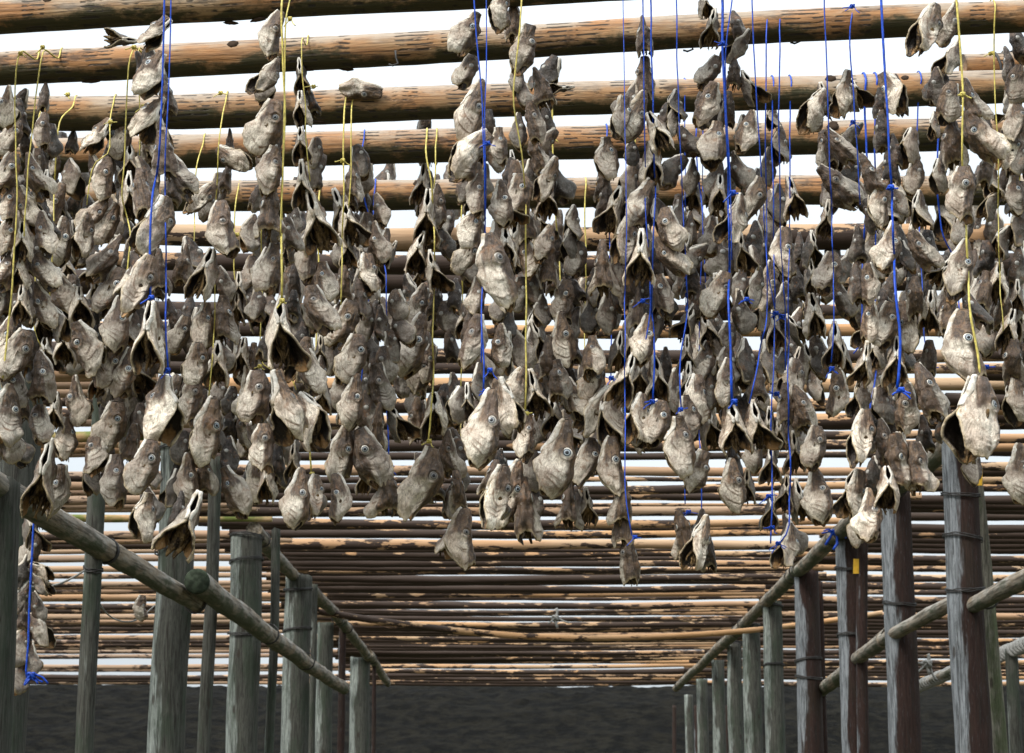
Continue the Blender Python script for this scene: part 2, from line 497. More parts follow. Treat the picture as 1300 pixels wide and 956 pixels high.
    # dried gill tissue in the cavity
    gv, gf = [], []
    nb = 15
    for b in range(nb):
        ang = rg.uniform(-math.pi, math.pi); rad = rg.uniform(.1, .72)
        u0, u1 = rg.uniform(.46, .6), rg.choice([rg.uniform(.76, .97), rg.uniform(.95, 1.14)])
        wd = rg.uniform(.03, .075)
        ph = rg.uniform(0, 6)
        st0 = len(gv)
        K = 9
        for i in range(K + 1):
            f = i / K; u = u0 + (u1 - u0) * f
            cc = pos(min(u, 1), 0) * .5 + (pos(min(u, 1), .8) + pos(min(u, 1), -.8)) * .25
            W = lerp_tab(WT, min(1, u)) * (.4 + .6 * rad)
            ctrp = Vector((cc.x - .03 + math.cos(ang) * W * rad, cc.y + math.sin(ang) * W * rad, .5 - u * .9))
            ctrp += Vector((.03 * math.sin(ph + f * 4), .03 * math.cos(ph * 1.7 + f * 5), 0))
            w2 = wd * (1 - .75 * f ** 2) * (1 + .4 * noise.noise(Vector((b * 3.1, f * 6, 0)) + so))
            tw = ph + f * 1.5
            dv = Vector((math.cos(tw), math.sin(tw), 0)) * w2
            nv = Vector((-math.sin(tw), math.cos(tw), 0)) * .010
            gv += [ctrp - dv, ctrp + nv, ctrp + dv, ctrp - nv]
        for i in range(K):
            for k in range(4):
                a = st0 + i * 4 + k; c2 = st0 + i * 4 + (k + 1) % 4
                gf.append((a, c2, c2 + 4, a + 4))
        gf.append((st0 + 3, st0 + 2, st0 + 1, st0)); e0 = st0 + K * 4; gf.append((e0, e0 + 1, e0 + 2, e0 + 3))
    # plug that closes the throat
    st0 = len(gv); K, S = 7, 14
    for i in range(K + 1):
        f = i / K
        for k in range(S):
            a = 2 * math.pi * k / S
            u = .40 + .26 * f
            W = lerp_tab(WT, u) * (.62 * math.sin(math.pi * (.12 + .78 * f)) + .05)
            D = (lerp_tab(DT, u) if math.cos(a) > 0 else lerp_tab(VT, u) * .75) * (.62 * math.sin(math.pi * (.12 + .78 * f)) + .05)
            p = Vector((math.cos(a) * D + bend * (u - .3) ** 2, math.sin(a) * W, .5 - u))
            p *= 1; p += Vector((math.cos(a), math.sin(a), .5)) * .02 * noise.noise(p * 14 + so)
            gv.append(p)
    for i in range(K):
        for k in range(S):
            a, b = st0 + i * S + k, st0 + i * S + (k + 1) % S
            gf.append((a, b, b + S, a + S))
    gf.append(tuple(st0 + k for k in range(S))[::-1]); gf.append(tuple(st0 + K * S + k for k in range(S)))
    return dict(verts=verts, faces=faces, part=part, eyes=eyes, jv=jv, jf=jf, gv=gv, gf=gf)

def dome(r, h, rings=5, seg=16):
    v, f = [], []
    for i in range(rings + 1):
        a = (math.pi / 2) * i / rings
        for k in range(seg):
            b = 2 * math.pi * k / seg
            v.append((r * math.cos(a) * math.cos(b), r * math.cos(a) * math.sin(b), h * math.sin(a)) if i < rings else (0.001 * math.cos(b), .001 * math.sin(b), h))
    for i in range(rings):
        for k in range(seg):
            a, b = i * seg + k, i * seg + (k + 1) % seg
            f.append((a, b, b + seg, a + seg))
    f.append(tuple(range(seg))[::-1]); f.append(tuple(rings * seg + k for k in range(seg)))
    return v, f

eye_me = mesh("eye", *dome(.071, .036)); eye_me.materials.append(M["eye"])
pup_me = mesh("pupil", *dome(.024, .012, 4, 12)); pup_me.materials.append(M["pupil"])

VAR = []   # (kind, prototype root)
specs = [  # seed, opening, flare, bend, twist, crumple, asym, gape
    (1, .14, .05, .05, .05, .03, .1, 0), (2, .21, .12, -.15, -.15, .05, .3, 0), (3, .27, .20, .10, .20, .06, -.3, 0),
    (4, .29, .32, .00, .10, .07, .2, 0), (5, .24, .18, .28, -.25, .07, .6, .03), (6, .31, .40, -.10, .0, .08, -.3, 0),
    (7, .19, .10, -.25, .35, .06, -.5, 0), (8, .28, .25, .15, -.15, .10, .8, .06), (9, .12, .0, .20, -.05, .04, 0, 0),
    (10, .30, .38, .12, .30, .11, -.8, 0), (11, .23, .15, -.05, -.40, .08, .2, .08), (12, .33, .48, .05, .05, .08, .1, 0),
    (13, .17, .10, .08, .18, .06, -.2, .04), (14, .28, .30, -.20, .15, .09, .5, 0), (15, .15, .06, -.12, -.2, .07, .4, 0),
    (16, .18, .05, .30, .1, .08, -.3, .05), (17, .26, .22, .0, -.3, .10, -.7, 0), (18, .13, .02, -.05, .22, .09, .2, 0),
    (19, .30, .28, .18, .0, .12, .4, .07), (20, .20, .15, -.3, -.1, .10, -.4, 0), (21, .16, .08, .1, -.35, .08, .6, .03),
]
def build_proto(sp):
    hv = head_variant(*sp)
    me = mesh("cod_head", hv["verts"], hv["faces"])
    a = me.attributes.new("part", "FLOAT_COLOR", "POINT"); a.data.foreach_set("color", hv["part"].ravel())
    me.materials.append(M["skin"])
    jm = mesh("lower_jaw", hv["jv"], hv["jf"]); jm.materials.append(M["jaw"])
    gm = mesh("gill_tissue", hv["gv"], hv["gf"]); gm.materials.append(M["gut"])
    return dict(me=me, jm=jm, gm=gm, eyes=hv["eyes"], sp=sp)
PROTO = [build_proto(s) for s in specs]
CLOSED = [i for i, s in enumerate(specs) if s[1] <= .20]
MID = [i for i, s in enumerate(specs) if .20 <= s[1] <= .34]
OPEN = [i for i, s in enumerate(specs) if s[1] >= .30]

def eye_matrix(p, n):
    q = Vector((0, 0, 1)).rotation_difference(n)
    return Matrix.Translation(p) @ q.to_matrix().to_4x4()

def put_head(vi, M4, tone):
    pr = PROTO[vi]
    o = link("cod_head", pr["me"]); o.matrix_world = M4
    o.color = (max(0, (.2 + .82 * tone) / 1.02), 0, 0, 1)
    link("lower_jaw", pr["jm"], o); link("gill_tissue", pr["gm"], o)
    for p, n in pr["eyes"]:
        e = link("eye", eye_me, o); e.matrix_local = eye_matrix(p - n * .006, n) @ Matrix.Scale(rng.uniform(.78, 1.06), 4)
        q = link("pupil", pup_me, e); q.location = (0, 0, .030)
    return o

# ------------------------------------------------------------------ poles
POLEZ = 4.9
def log_mesh(name, L, ra, rb, bend, sag, seed, nl=60, nr=20, rough=.05, taper_end=True):
    v, f = [], []
    for i in range(nl + 1):
        u = i / nl; x = (u - .5) * L
        r = ra + (rb - ra) * u
        cy = bend * (4 * u * (1 - u)) + .018 * noise.noise(Vector((x * .5, seed, 1)))
        cz = -sag * (4 * u * (1 - u)) + .018 * noise.noise(Vector((x * .5, seed, 7)))
        for k in range(nr):
            a = 2 * math.pi * k / nr
            q = Vector((x * 1.6, math.cos(a) * 1.1, math.sin(a) * 1.1 + seed * 3.7))
            rr = r * (1 + rough * 1.6 * noise.noise(q) + rough * noise.noise(q * 3.1) + rough * .5 * noise.noise(q * 8))
            v.append((x, cy + rr * math.cos(a), cz + rr * math.sin(a)))
    for i in range(nl):
        for k in range(nr):
            a, b = i * nr + k, i * nr + (k + 1) % nr
            f.append((a, b, b + nr, a + nr))
    f.append(tuple(range(nr))); f.append(tuple(nl * nr + k for k in range(nr))[::-1])
    return mesh(name, v, f)

def lay(o, a, b):
    """move an object built along local x between two points, keeping its z upwards"""
    d = (b - a).normalized()
    yv = Vector((0, 0, 1)).cross(d).normalized(); zv = d.cross(yv)
    o.matrix_world = Matrix.Translation((a + b) / 2) @ Matrix((d, yv, zv)).transposed().to_4x4()

seedc = [0]
def pole(a, b, ra, rb, mat, sag=0, bend=0, name="drying_pole", colr=(.5, 0, 0, 1), nl=60, nr=18, rough=.05):
    seedc[0] += 1
    o = link(name, log_mesh(name, (b - a).length, ra, rb, bend, sag, seedc[0] * 1.37, nl, nr, rough), None, mat)
    lay(o, a, b); o.color = colr
    return o

def blob(name, r, seed, mat, parent, loc, sc=(1, 1, 1), rot=(0, 0, 0)):
    v, f = [], []
    n1, n2 = 6, 10
    for i in range(n1 + 1):
        t = math.pi * i / n1
        for k in range(n2):
            a = 2 * math.pi * k / n2
            p = Vector((math.sin(t) * math.cos(a) * sc[0], math.sin(t) * math.sin(a) * sc[1], math.cos(t) * sc[2])) * r
            p *= 1 + .35 * noise.noise(p * (2.0 / r) + Vector((seed, 0, 0)))
            v.append(p)
    for i in range(n1):
        for k in range(n2):
            a, b = i * n2 + k, i * n2 + (k + 1) % n2
            f.append((a, a + n2, b + n2, b))
    o = link(name, mesh(name, v, f), parent, mat)
    o.location = loc; o.rotation_euler = rot
    return o

def cable(name, pts, r, mat, parent=None, seg=7, strands=0):
    """round cord through points (world, or local to the parent)"""
    P = [Vector(p) for p in pts]
    org = Vector((0, 0, 0)) if parent is not None else P[0].copy()
    P = [p - org for p in P]
    v, f = [], []
    for i, p in enumerate(P):
        d = (P[min(i + 1, len(P) - 1)] - P[max(i - 1, 0)])
        d = d.normalized() if d.length > 1e-9 else Vector((0, 0, 1))
        s_ = d.cross(Vector((0, 1, 0.13))).normalized(); t_ = d.cross(s_)
        for k in range(seg):
            a = 2 * math.pi * k / seg + i * .6
            rr = r * (1 + .22 * math.cos(2 * (a - i * .6) + i * 1.1))
            v.append(p + s_ * rr * math.cos(a) + t_ * rr * math.sin(a))
    for i in range(len(P) - 1):
        for k in range(seg):
            a, b = i * seg + k, i * seg + (k + 1) % seg
            f.append((a, b, b + seg, a + seg))
    f.append(tuple(range(seg))[::-1]); f.append(tuple((len(P) - 1) * seg + k for k in range(seg)))
    o = link(name, mesh(name, v, f), parent, mat)
    if parent is None: o.location = org
    return o

def subdiv(pts, step):
    out = [Vector(pts[0])]
    for a, b in zip(pts, pts[1:]):
        a, b = Vector(a), Vector(b)
        n = max(1, int((b - a).length / step))
        for i in range(1, n + 1): out.append(a.lerp(b, i / n))
    return out

# front logs: (centre y at photo x=0, 650, 1300), thickness in px, label
FRONT = [
    (None, 7.90, 40, "weathered log over the very top, carrying the largest cod head strings"),
    ((22, -14, -50), None, 44, "topmost log, leaving the picture at the upper edge halfway across"),
    ((88, 44, 20), None, 43, "second log from the top, orange brown with rows of comb marks"),
    ((147, 133, 110), None, 43, "third log from the top, green stained with painted shade underneath, pale on top"),
    ((199, 187, 168), None, 43, "fourth log from the top, straw coloured with a mossy underside, shade painted in"),
    ((252, 251, 241), None, 38, "fifth log from the top, orange and smooth behind the strings"),
]
LR = []
PD = []     # ground distance of each front log
frontlogs = []
for i, (ys, d0, th, lab) in enumerate(FRONT):
    if ys is None:
        a, b, d = Vector((-4.4, d0 - .05, POLEZ)), Vector((4.4, d0 + .1, POLEZ)), d0
        rad = .078
    else:
        d = dist_for(ys[1], POLEZ)
        a0, b0 = at(0, ys[0], d), at(1300, ys[2], d)
        # the tilt seen in the photo is mostly the log running away from the viewer on the right
        def on_plane(px, py):
            dd = dist_for(py, POLEZ); q = at(px, py, dd); return q
        a1, b1 = on_plane(0, ys[0]), on_plane(1300, ys[2])
        a = Vector((a0.x, (a0.y * .4 + a1.y * .6), 0)); b = Vector((b0.x, b0.y * .4 + b1.y * .6, 0))
        a = at(0, ys[0], a.y); b = at(1300, ys[2], b.y)
        dv = (b - a); a = a - dv * .42; b = b + dv * .42
        rad = pxlen(th, d) / 2
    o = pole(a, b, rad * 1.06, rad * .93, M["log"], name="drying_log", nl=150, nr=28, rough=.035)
    tag(o, lab, "drying pole", "thick front logs the strings hang from")
    frontlogs.append(o); PD.append(d); LR.append(rad)
    if i in (1, 2, 3, 4, 5):
        rg = random.Random(i * 5)
        for k in range(3):
            x = rg.uniform(-2, 2)
            blob("knot", rad * rg.uniform(.16, .26), k + i, M["bark"], o, (x, -rad * .86, rad * rg.uniform(.0, .6)), (1.4, .5, 1))
        for k in range(3):
            x = rg.uniform(-2, 2)
            blob("bark_scrap", rad * rg.uniform(.2, .34), k + i * 3, M["bark"], o, (x, rg.uniform(-.03, .03), -rad * 1.0), (2.0, .7, .45), (0, 0, rg.uniform(-.4, .4)))
# splice log over the end of the third one
d = PD[3]
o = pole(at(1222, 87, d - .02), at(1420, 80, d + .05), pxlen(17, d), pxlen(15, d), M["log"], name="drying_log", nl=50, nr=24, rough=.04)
tag(o, "short dark log lapped onto the third log's end at the upper right", "drying pole", "thick front logs the strings hang from")
for x in (-.26, -.16):
    cable("lashing", [(x + .01 * t, .092 * math.cos(t), .092 * math.sin(t) - .02) for t in np.linspace(0, 12.6, 34)], .006, M["wire"], o)
# nails / hooks bent under the second log
for px, py in ((502, 78), (876, 60), (1012, 50)):
    q = at(px, py, PD[2] - .02)
    loc = frontlogs[2].matrix_world.inverted() @ q
    cable("bent_nail", [loc + Vector((0, 0, .05)), loc + Vector((.003, 0, .015)), loc + Vector((.012, 0, -.01)), loc + Vector((-.012, 0, -.018)), loc + Vector((-.03, 0, -.012))], .004, M["wire"], frontlogs[2])

# receding rows: photo y of each pole in the middle bay
ROWS = [(296, 31), (327, 26), (355, 27), (391, 20), (418, 17), (446, 18), (467, 15), (487, 19), (514, 18), (533, 19), (550, 12), (566, 14), (579, 9), (598, 12), (615, 11),
        (629, 11), (648, 13), (662, 10), (674.5, 10), (691, 12), (701.5, 8), (715, 9), (723, 6), (731, 9), (745, 8), (753.5, 8), (766.5, 8), (777, 7), (790, 7), (797, 6.5),
        (804, 6), (808, 6), (819, 5), (823, 5), (831, 5.5), (840, 5.5), (845, 5), (850.5, 5.5), (857, 5.5), (864, 5)]
BAYX = (-2.85, 3.72)
LOOKS = ["bare tan pole with a few bark scraps", "dark pole still mostly in its bark", "tan pole mottled with dark bark patches"]
def row_pole(bay, py, th, look, z=POLEZ, x0=None, x1=None, colr=None, tilt=0.0, taper=None):
    d = dist_for(py, z)
    if bay == "middle": xa, xb = BAYX[0] - rng.uniform(.15, .6), BAYX[1] + rng.uniform(.12, .5)
    elif bay == "left": xa, xb = -12.6, BAYX[0] + rng.uniform(.05, .3)
    else: xa, xb = BAYX[1] - rng.uniform(.05, .3), 12.8
    if x0 is not None: xa = x0
    if x1 is not None: xb = x1
    r = pxlen(th, d) / 2 * (1.0 if bay == "middle" else 1.16)
    y_j = rng.uniform(-.07, .07) * d / 20
    if bay == "left": colr = colr or (rng.uniform(.3, .62), 0, rng.uniform(.35, .8), 1)
    a, b = Vector((xa, d - y_j + tilt, z)), Vector((xb, d + y_j - tilt, z))
    if rng.random() < .15 and not taper: a, b = b, a
    c = colr or {0: (rng.uniform(.32, .46), 0, rng.uniform(0, .5), 1), 1: (rng.uniform(.58, .74), 0, .3, 1), 2: (rng.uniform(.52, .68), 0, rng.uniform(0, .5), 1)}[look]
    o = pole(a, b, r * (taper[0] if taper else 1.18), r * (taper[1] if taper else .86), M["pole"], rng.uniform(.0, .05), rng.uniform(-.05, .05), colr=c, nl=64, nr=12, rough=.07)
    where = {"middle": "in the receding middle rows", "left": "in the rows behind the grey posts", "right": "in the rows behind the brown posts"}[bay]
    tag(o, f"thin {LOOKS[look]} {where}", "drying pole", f"thin poles, {LOOKS[look].split(' ')[0]} ones, {where}")
    return o
for i, (py, th) in enumerate(ROWS):
    look = 1 if i in (1, 6, 10, 15, 23) else (0 if i in (0, 7, 9, 13, 16, 19) else rng.choice([2, 2, 0, 1, 2]))
    row_pole("middle", py, th, look)
# doubled poles: butt ends lying between the rows on the left half of the middle bay
for py in (608, 640, 668, 697, 709, 719.5, 727, 739, 749, 758, 770, 783, 793.5, 801, 812, 827, 836):
    row_pole("middle", py + rng.uniform(-1, 1), rng.uniform(6, 9), rng.choice([1, 1, 2]), taper=(1.25, .42))
for py in (735, 759, 773, 786, 816, 853, 861):
    row_pole("middle", py, 4.5, 2, taper=(.6, 1.1))
# the bowed pole lying across the far rows
d = 31.5
a, b = at(405, 776, d), at(1120, 778, d)
o = pole(a, b, pxlen(8, d) / 2 * 1.1, pxlen(6, d) / 2, M["pole"], pxlen(31, d), 0, colr=(.22, 0, 0, 1), nl=80, nr=14)
tag(o, "long bare bowed pole sagging across the far rows between the two rails", "drying pole")

LROWS = [(395, 16), (440, 15), (470, 15), (498, 15), (523, 14), (536, 14), (552, 13), (575, 12), (603, 12), (616, 12), (633, 12), (645.5, 9), (656.5, 9), (679, 10), (691, 8), (699, 6), (709, 8),
         (721, 7), (730, 6), (738, 6), (756, 8), (768, 6), (776, 5), (786, 6), (794, 5), (801, 5), (807, 5), (813, 4.5), (820, 5), (826, 4.5), (832, 4.5), (845.5, 5), (849, 4), (857, 5), (861, 4), (866, 4)]
for i, (py, th) in enumerate(LROWS):
    moss = abs(py - 656.5) < 1 or py == 552
    o = row_pole("left", py, th, 0 if not moss else 2, colr=(.3, .95, .2, 1) if moss else None) if i % 4 != 2 or moss else row_pole("left", py, th, 2)
    if moss: o["label"] = "moss green pole behind the grey posts, " + ("just above a strip of sky" if py > 600 else "higher of the two green ones")
RROWS = [(440, 15), (466, 15), (492, 14), (520, 14), (538, 12), (556, 12), (572, 12), (590, 11), (606, 11), (618, 9), (633, 9), (645, 9), (656, 8), (668.5, 8), (678, 8), (689, 7), (706, 7), (719, 8), (734, 7),
         (744, 7), (749, 5), (760, 7), (767, 6), (779, 7), (786, 5), (800, 6), (806, 5), (813, 5), (820, 5), (826, 5), (832, 4.5), (838, 4.5), (845, 5), (850, 4.5), (855, 4.5), (866, 4.5)]
for i, (py, th) in enumerate(RROWS):
    row_pole("right", py, th, rng.choice([0, 2, 2, 1, 0]))

GAPS = {"middle": [(536,541),(580,592),(635,642),(680,685),(705,711),(725.5,727.5),(739.5,741.5),(757,763),(770,774),(780,787)],
        "left": [(544,546),(583,596),(662,674),(702,705),(714,717),(836,843),(851,854)],
        "right": [(500,506),(545,549),(580,584),(624,628),(661,665),(695,702),(723,730),(739,741),(753,755),(861,863)]}
for bay, rows in (("middle", ROWS), ("left", LROWS), ("right", RROWS)):
    y = 470.0 if bay != "middle" else 585.0
    while y < 868:
        th = max(4.6, 4.6 + (866 - y) * .022)
        if not any(abs(y - py) < (t + th) * .30 for py, t in rows) and not any(a - th * .12 < y < b + th * .12 for a, b in GAPS[bay]):
            if bay != "middle" or y > 735: row_pole(bay, y, th, rng.choice([1, 2, 2]) if bay != "left" else rng.choice([1, 2, 2]))
            y += th * .72
        else: y += .8
# ------------------------------------------------------------------ posts and rails
def post(px, wpx, d, top, mat, label, lean=0.0, name="rack_post", bands=(), bottom=-.05, colr=(.5, 0, 0, 1), group=None):
    """vertical log; lean = how far its top is shifted in x"""
    c = at(px, 866, d); r = pxlen(wpx, d) / 2
    zb = c.z
    L = top - bottom
    seedc[0] += 1
    v, f = [], []
    nl, nr = 70, 26
    for i in range(nl + 1):
        u = i / nl; z = bottom + L * u
        rr0 = r * (1.04 - .08 * u)
        for k in range(nr):
            a = 2 * math.pi * k / nr
            q = Vector((math.cos(a) * 1.5, math.sin(a) * 1.5, z * .55 + seedc[0] * 5.1))
            crack = -.05 * math.exp(-((math.sin(a * 1.0 + noise.noise(Vector((z * .4, seedc[0], 0))) * .8 - 1.1)) / .12) ** 2) if math.cos(a + 2.0) > 0 else 0
            rr = rr0 * (1 + .07 * noise.noise(q) + .03 * noise.noise(q * 3.5) + crack)
            dx = lean * (z - zb) + .02 * noise.noise(Vector((z * .7, seedc[0], 3)))
            zz = z + (.03 * noise.noise(Vector((a, 1, seedc[0]))) if i == nl else 0)
            v.append((dx + rr * math.cos(a), rr * math.sin(a), zz))
    for i in range(nl):
        for k in range(nr):
            a, b = i * nr + k, i * nr + (k + 1) % nr
            f.append((a, b, b + nr, a + nr))
    f.append(tuple(range(nr))[::-1]); f.append(tuple(nl * nr + k for k in range(nr)))
    o = link(name, mesh(name, v, f), None, mat)
    o.location = (c.x, c.y, 0); o.color = colr
    tag(o, label, "post", group)
    for bp in bands:
        z = at(px, bp, d).z
        rr = r * 1.06
        pts = [(lean * (z - zb) + rr * math.cos(t), rr * math.sin(t), z + .022 * math.sin(t * 1.0 + bp) + .012 * math.sin(t * 1.7 + bp) + .008 * noise.noise(Vector((t * 2, bp, 0)))) for t in np.linspace(0, 2 * math.pi * 3, 80)]
        cable("wire_band", pts,   .0045 * max(1, d / 20), M["wire"], o)
    return o
ZR = POLEZ - .19            # height of the top rails
PG, PB = M["post_grey"], M["post_brown"]
post(-17, 66, 12.0, 3.42, PG, "grey green post cut by the frame's left edge, below the lower rail", bands=())
post(5, 62, 15.0, ZR, PG, "dark cracked post at the left edge, above the lower rail", lean=.004)
post(111, 22, 14.3, 4.62, PG, "thin pale grey post wired to the lower rail, leaning slightly", lean=.012, bands=(722,))
post(214, 44, 17.7, ZR, PG, "thick grey green post behind the lower rails' joint", lean=.012, bands=(566, 700))
post(263, 16, 18.6, ZR - .02, PG, "thin grey post just right of the rail joint", lean=.012)
post(309, 39, 22.8, 4.60, PG, "thick grey post with mossy top and wire bands, right of the joint", bands=(682, 712, 804))
post(345, 11, 23.2, ZR, PG, "slim weathered post standing against the thick wired post", lean=.01)
post(376, 33, 27.4, 4.70, PG, "stout grey post under the upper rail, second wired one", bands=(748, 800))
post(397, 8, 28.4, ZR, PG, "slim pale stake just behind the stout wired post")
post(412, 20, 33.4, 4.70, PG, "grey post under the upper rail beside the reddish stake")
post(434, 9, 34.2, ZR + .1, PB, "slim reddish brown stake reaching above the upper rail")
post(457, 25, 40.0, 4.70, PG, "farthest thick grey post under the upper rail's far end")
post(475, 5, 41.0, ZR + .1, PB, "farthest slim reddish stake past the last grey post")
post(1231, 45, 17.7, ZR, PB, "thickest post, brown with a grey weathered side and wire bands", lean=-.006, bands=(683, 748, 628))
post(1146, 38, 20.6, ZR, PB, "dark brown post with grey weathered side, second thickest", lean=-.004, bands=(766,))
post(1083, 33, 23.5, 4.70, PB, "brown grey post with a yellow tag under the sloping rail", lean=-.003, bands=(722, 808), name="rack_post")
post(1027, 31, 26.8, 4.70, PB, "grey brown post whose top meets the knotted rail", bands=(838, 860))
post(983, 24, 30.4, 4.70, PG, "grey post, fourth under the sloping rail from its far end", bands=(770, 845))
post(955, 22, 33.6, 4.70, PG, "grey post, third under the sloping rail from its far end", bands=(795,))
post(933, 18, 37.2, 4.70, PG, "grey post, second under the sloping rail from its far end", bands=(815,))
post(912, 16, 40.6, 4.70, PG, "short looking post next to last at the sloping rail's far end")
post(891, 14, 45.5, 4.70, PG, "last tiny post at the sloping rail's far end")
post(874, 11, 50.5, 4.70, PG, "faintest post, beyond the sloping rail's far end")
post(1263, 18, 18.1, 4.66, M["post_moss"], "mossy prop leaning behind the thickest brown post", lean=-.05)
post(1044, 8, 27.2, ZR - .1, PB, "slim reddish lath behind the post with the knotted rail")
post(1286, 16, 22.5, at(1286, 824, 22.5).z, PG, "short grey post carrying the rope-wrapped rail")
for px, d, w in ((1095, 23.2, 14),):
    o = post(px, w, d, at(1104, 676, d).z, PB, "thin brown prop leaning beside the yellow-tagged post", lean=.03)
# far posts seen in the gaps of sky
for px, nm in ((855, "first"), (883, "second"), (921, "third")):
    o = post(px, 5, 58, POLEZ, PB, f"distant thin stake against the sky gap, {nm} of three", group="distant stakes in the sky gap")

def rail(pts, r, mat, label, name="rail", group="long rails on the posts", nl=40):
    a, b = pts
    o = pole(a, b, r * 1.05, r * .92, mat, 0, rng.uniform(-.03, .03), name=name, nl=nl, nr=18, rough=.06)
    tag(o, label, "rail", group)
    return o
def on(px, py, z):
    return at(px, py, dist_for(py, z))
def railmat():
    m = NT("weathered_rail")
    off, oi = m.rand_off(71); co = m.coords(off=off); raw = m.coords()
    sx = m.n("ShaderNodeSeparateXYZ"); m.l(raw, sx.inputs[0])
    def st(s):
        mp = m.n("ShaderNodeMapping"); m.l(co, mp.inputs[0]); mp.inputs[3].default_value = s; return mp.outputs[0]
    g = m.noise(st((1.5, 24, 24)), 1.6, 5, .65); b = m.noise(st((1.8, 5, 5)), 1.4, 5, .65); fn = m.noise(st((8, 30, 30)), 2, 3, .6)
    c = m.mix(m.ramp(b, .35, .65), (.24, .19, .13), (.36, .34, .30))
    c = m.mix(m.ramp(g, .42, .64, 0, .9), c, (.06, .05, .036))
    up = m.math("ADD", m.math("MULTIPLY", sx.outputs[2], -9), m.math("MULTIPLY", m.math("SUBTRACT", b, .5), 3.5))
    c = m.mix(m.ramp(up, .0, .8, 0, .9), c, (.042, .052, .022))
    c = m.mix(m.ramp(fn, .6, .75, 0, .6), c, (.03, .026, .02))
    m.bump(m.math("ADD", g, fn), .6, .012)
    return m.done(c, .8, .2)
RM = railmat()
def rail_px(p1, d1, p2, d2, th, dth, label, bands=()):
    a, b = at(*p1, d1), at(*p2, d2)
    r = pxlen(th, dth) / 2
    o = rail((a, b), r, RM, label)
    L = (b - a).length
    for f_ in bands:
        x = (f_ - .5) * L
        cable("wire_lashing", [(x + .012 * t / 6, r * 1.07 * math.cos(t), r * 1.07 * math.sin(t)) for t in np.linspace(0, 19, 60)], .007, M["wire"], o)
    return o
rail_px((-40, 598), 11.45, (250, 766), 17.3, 29, 14.4, "mossy lower rail sloping down from the left edge to the joint", (.5, .985))
o = rail_px((250, 738), 16.4, (436, 874), 29.5, 26, 18.0, "second lower rail, dark cut end showing at the joint", (.35, .62))
_L = (at(250, 738, 16.4) - at(436, 874, 29.5)).length; _r = pxlen(26, 18.0) / 2 * 1.07
_v = [(x, _r * s * math.cos(t), _r * s * math.sin(t)) for x, s in ((-.012, .0001), (-.010, .9), (.004, 1.02), (.03, 1.0)) for t in np.linspace(0, 2 * math.pi, 24, endpoint=False)]
_f = [(i * 24 + k, i * 24 + (k + 1) % 24, (i + 1) * 24 + (k + 1) % 24, (i + 1) * 24 + k) for i in range(3) for k in range(24)]
_e = link("cut_end", mesh("cut_end", _v, _f), o, mat_plain("mossy_end_grain", (.035, .045, .03), .9, .1, .5, 25)); _e.location = (-_L / 2 - .005, 0, 0)
# upper left rail in pieces
for (p1, h1, p2, h2, lab) in (((322, 672), 3.2, (384, 742), 3.2, "upper rail piece above the stout wired post"),
                              ((392, 746), 3.2, (432, 789), 3.2, "upper rail piece between the grey posts, middle one"),
                              ((434, 788), 3.2, (470, 838), 3.2, "upper rail piece before the farthest grey post"),
                              ((468, 830), 3.2, (492, 868), 3.2, "upper rail's farthest piece, tiny at the far end")):
    d1, d2 = dist_for(p1[1], CAMZ + h1), dist_for(p2[1], CAMZ + h2)
    rail_px(p1, d1, p2, d2, 17 * 25 / ((d1 + d2) / 2), (d1 + d2) / 2, lab, (.15, .9))
for (p1, p2, lab) in (((1225, 545), (1135, 622), "uppermost piece of the sloping rail between the two thickest posts"),
                      ((1128, 622), (1062, 682), "sloping rail piece hung with blue cord scraps above the yellow-tagged post"),
                      ((1066, 676), (1008, 728), "knotted sloping rail piece reaching the post with two low bands"),
                      ((1015, 722), (940, 797), "sloping rail piece over the two grey posts"),
                      ((948, 790), (858, 874), "farthest piece of the sloping rail, running down to the frame's foot")):
    d1, d2 = dist_for(p1[1], CAMZ + 3.2), dist_for(p2[1], CAMZ + 3.2)
    rail_px(p1, d1, p2, d2, 19 * 24 / ((d1 + d2) / 2), (d1 + d2) / 2, lab, (.1, .93))
rail_px((1330, 722), 15.3, (1228, 774), 17.9, 22, 16.8, "lower rail meeting the thickest post, greenish", (.7,))
rail_px((1240, 750), 17.9, (1120, 812), 21.0, 18, 19, "reddish lower rail piece between the two thickest posts")
rail_px((1130, 806), 20.8, (1086, 838), 23.6, 18, 22, "grey lower rail piece running to the leaning prop")
rail_px((1092, 836), 23.7, (1040, 880), 27.5, 18, 25, "lowest rail piece at the frame's foot beside the tagged post")
def roped(p1, d1, p2, d2, th, lab):
    o = rail_px(p1, d1, p2, d2, th, (d1 + d2) / 2, lab)
    r = pxlen(th, (d1 + d2) / 2) / 2
    L = (at(*p2, d2) - at(*p1, d1)).length
    n = int(L / .14)
    cable("wrapped_rope", [(-L / 2 + L * k / (n * 14), r * 1.15 * math.cos(k * 2 * math.pi / 14), r * 1.15 * math.sin(k * 2 * math.pi / 14)) for k in range(n * 14)], .022, M["white"], o)
    return o
roped((1330, 806), 21.0, (1246, 842), 24.0, 12, "rail wound with pale rope on the short grey post")
roped((1235, 842), 24.3, (1160, 874), 27.5, 10, "dimmer roped rail piece between the brown posts")
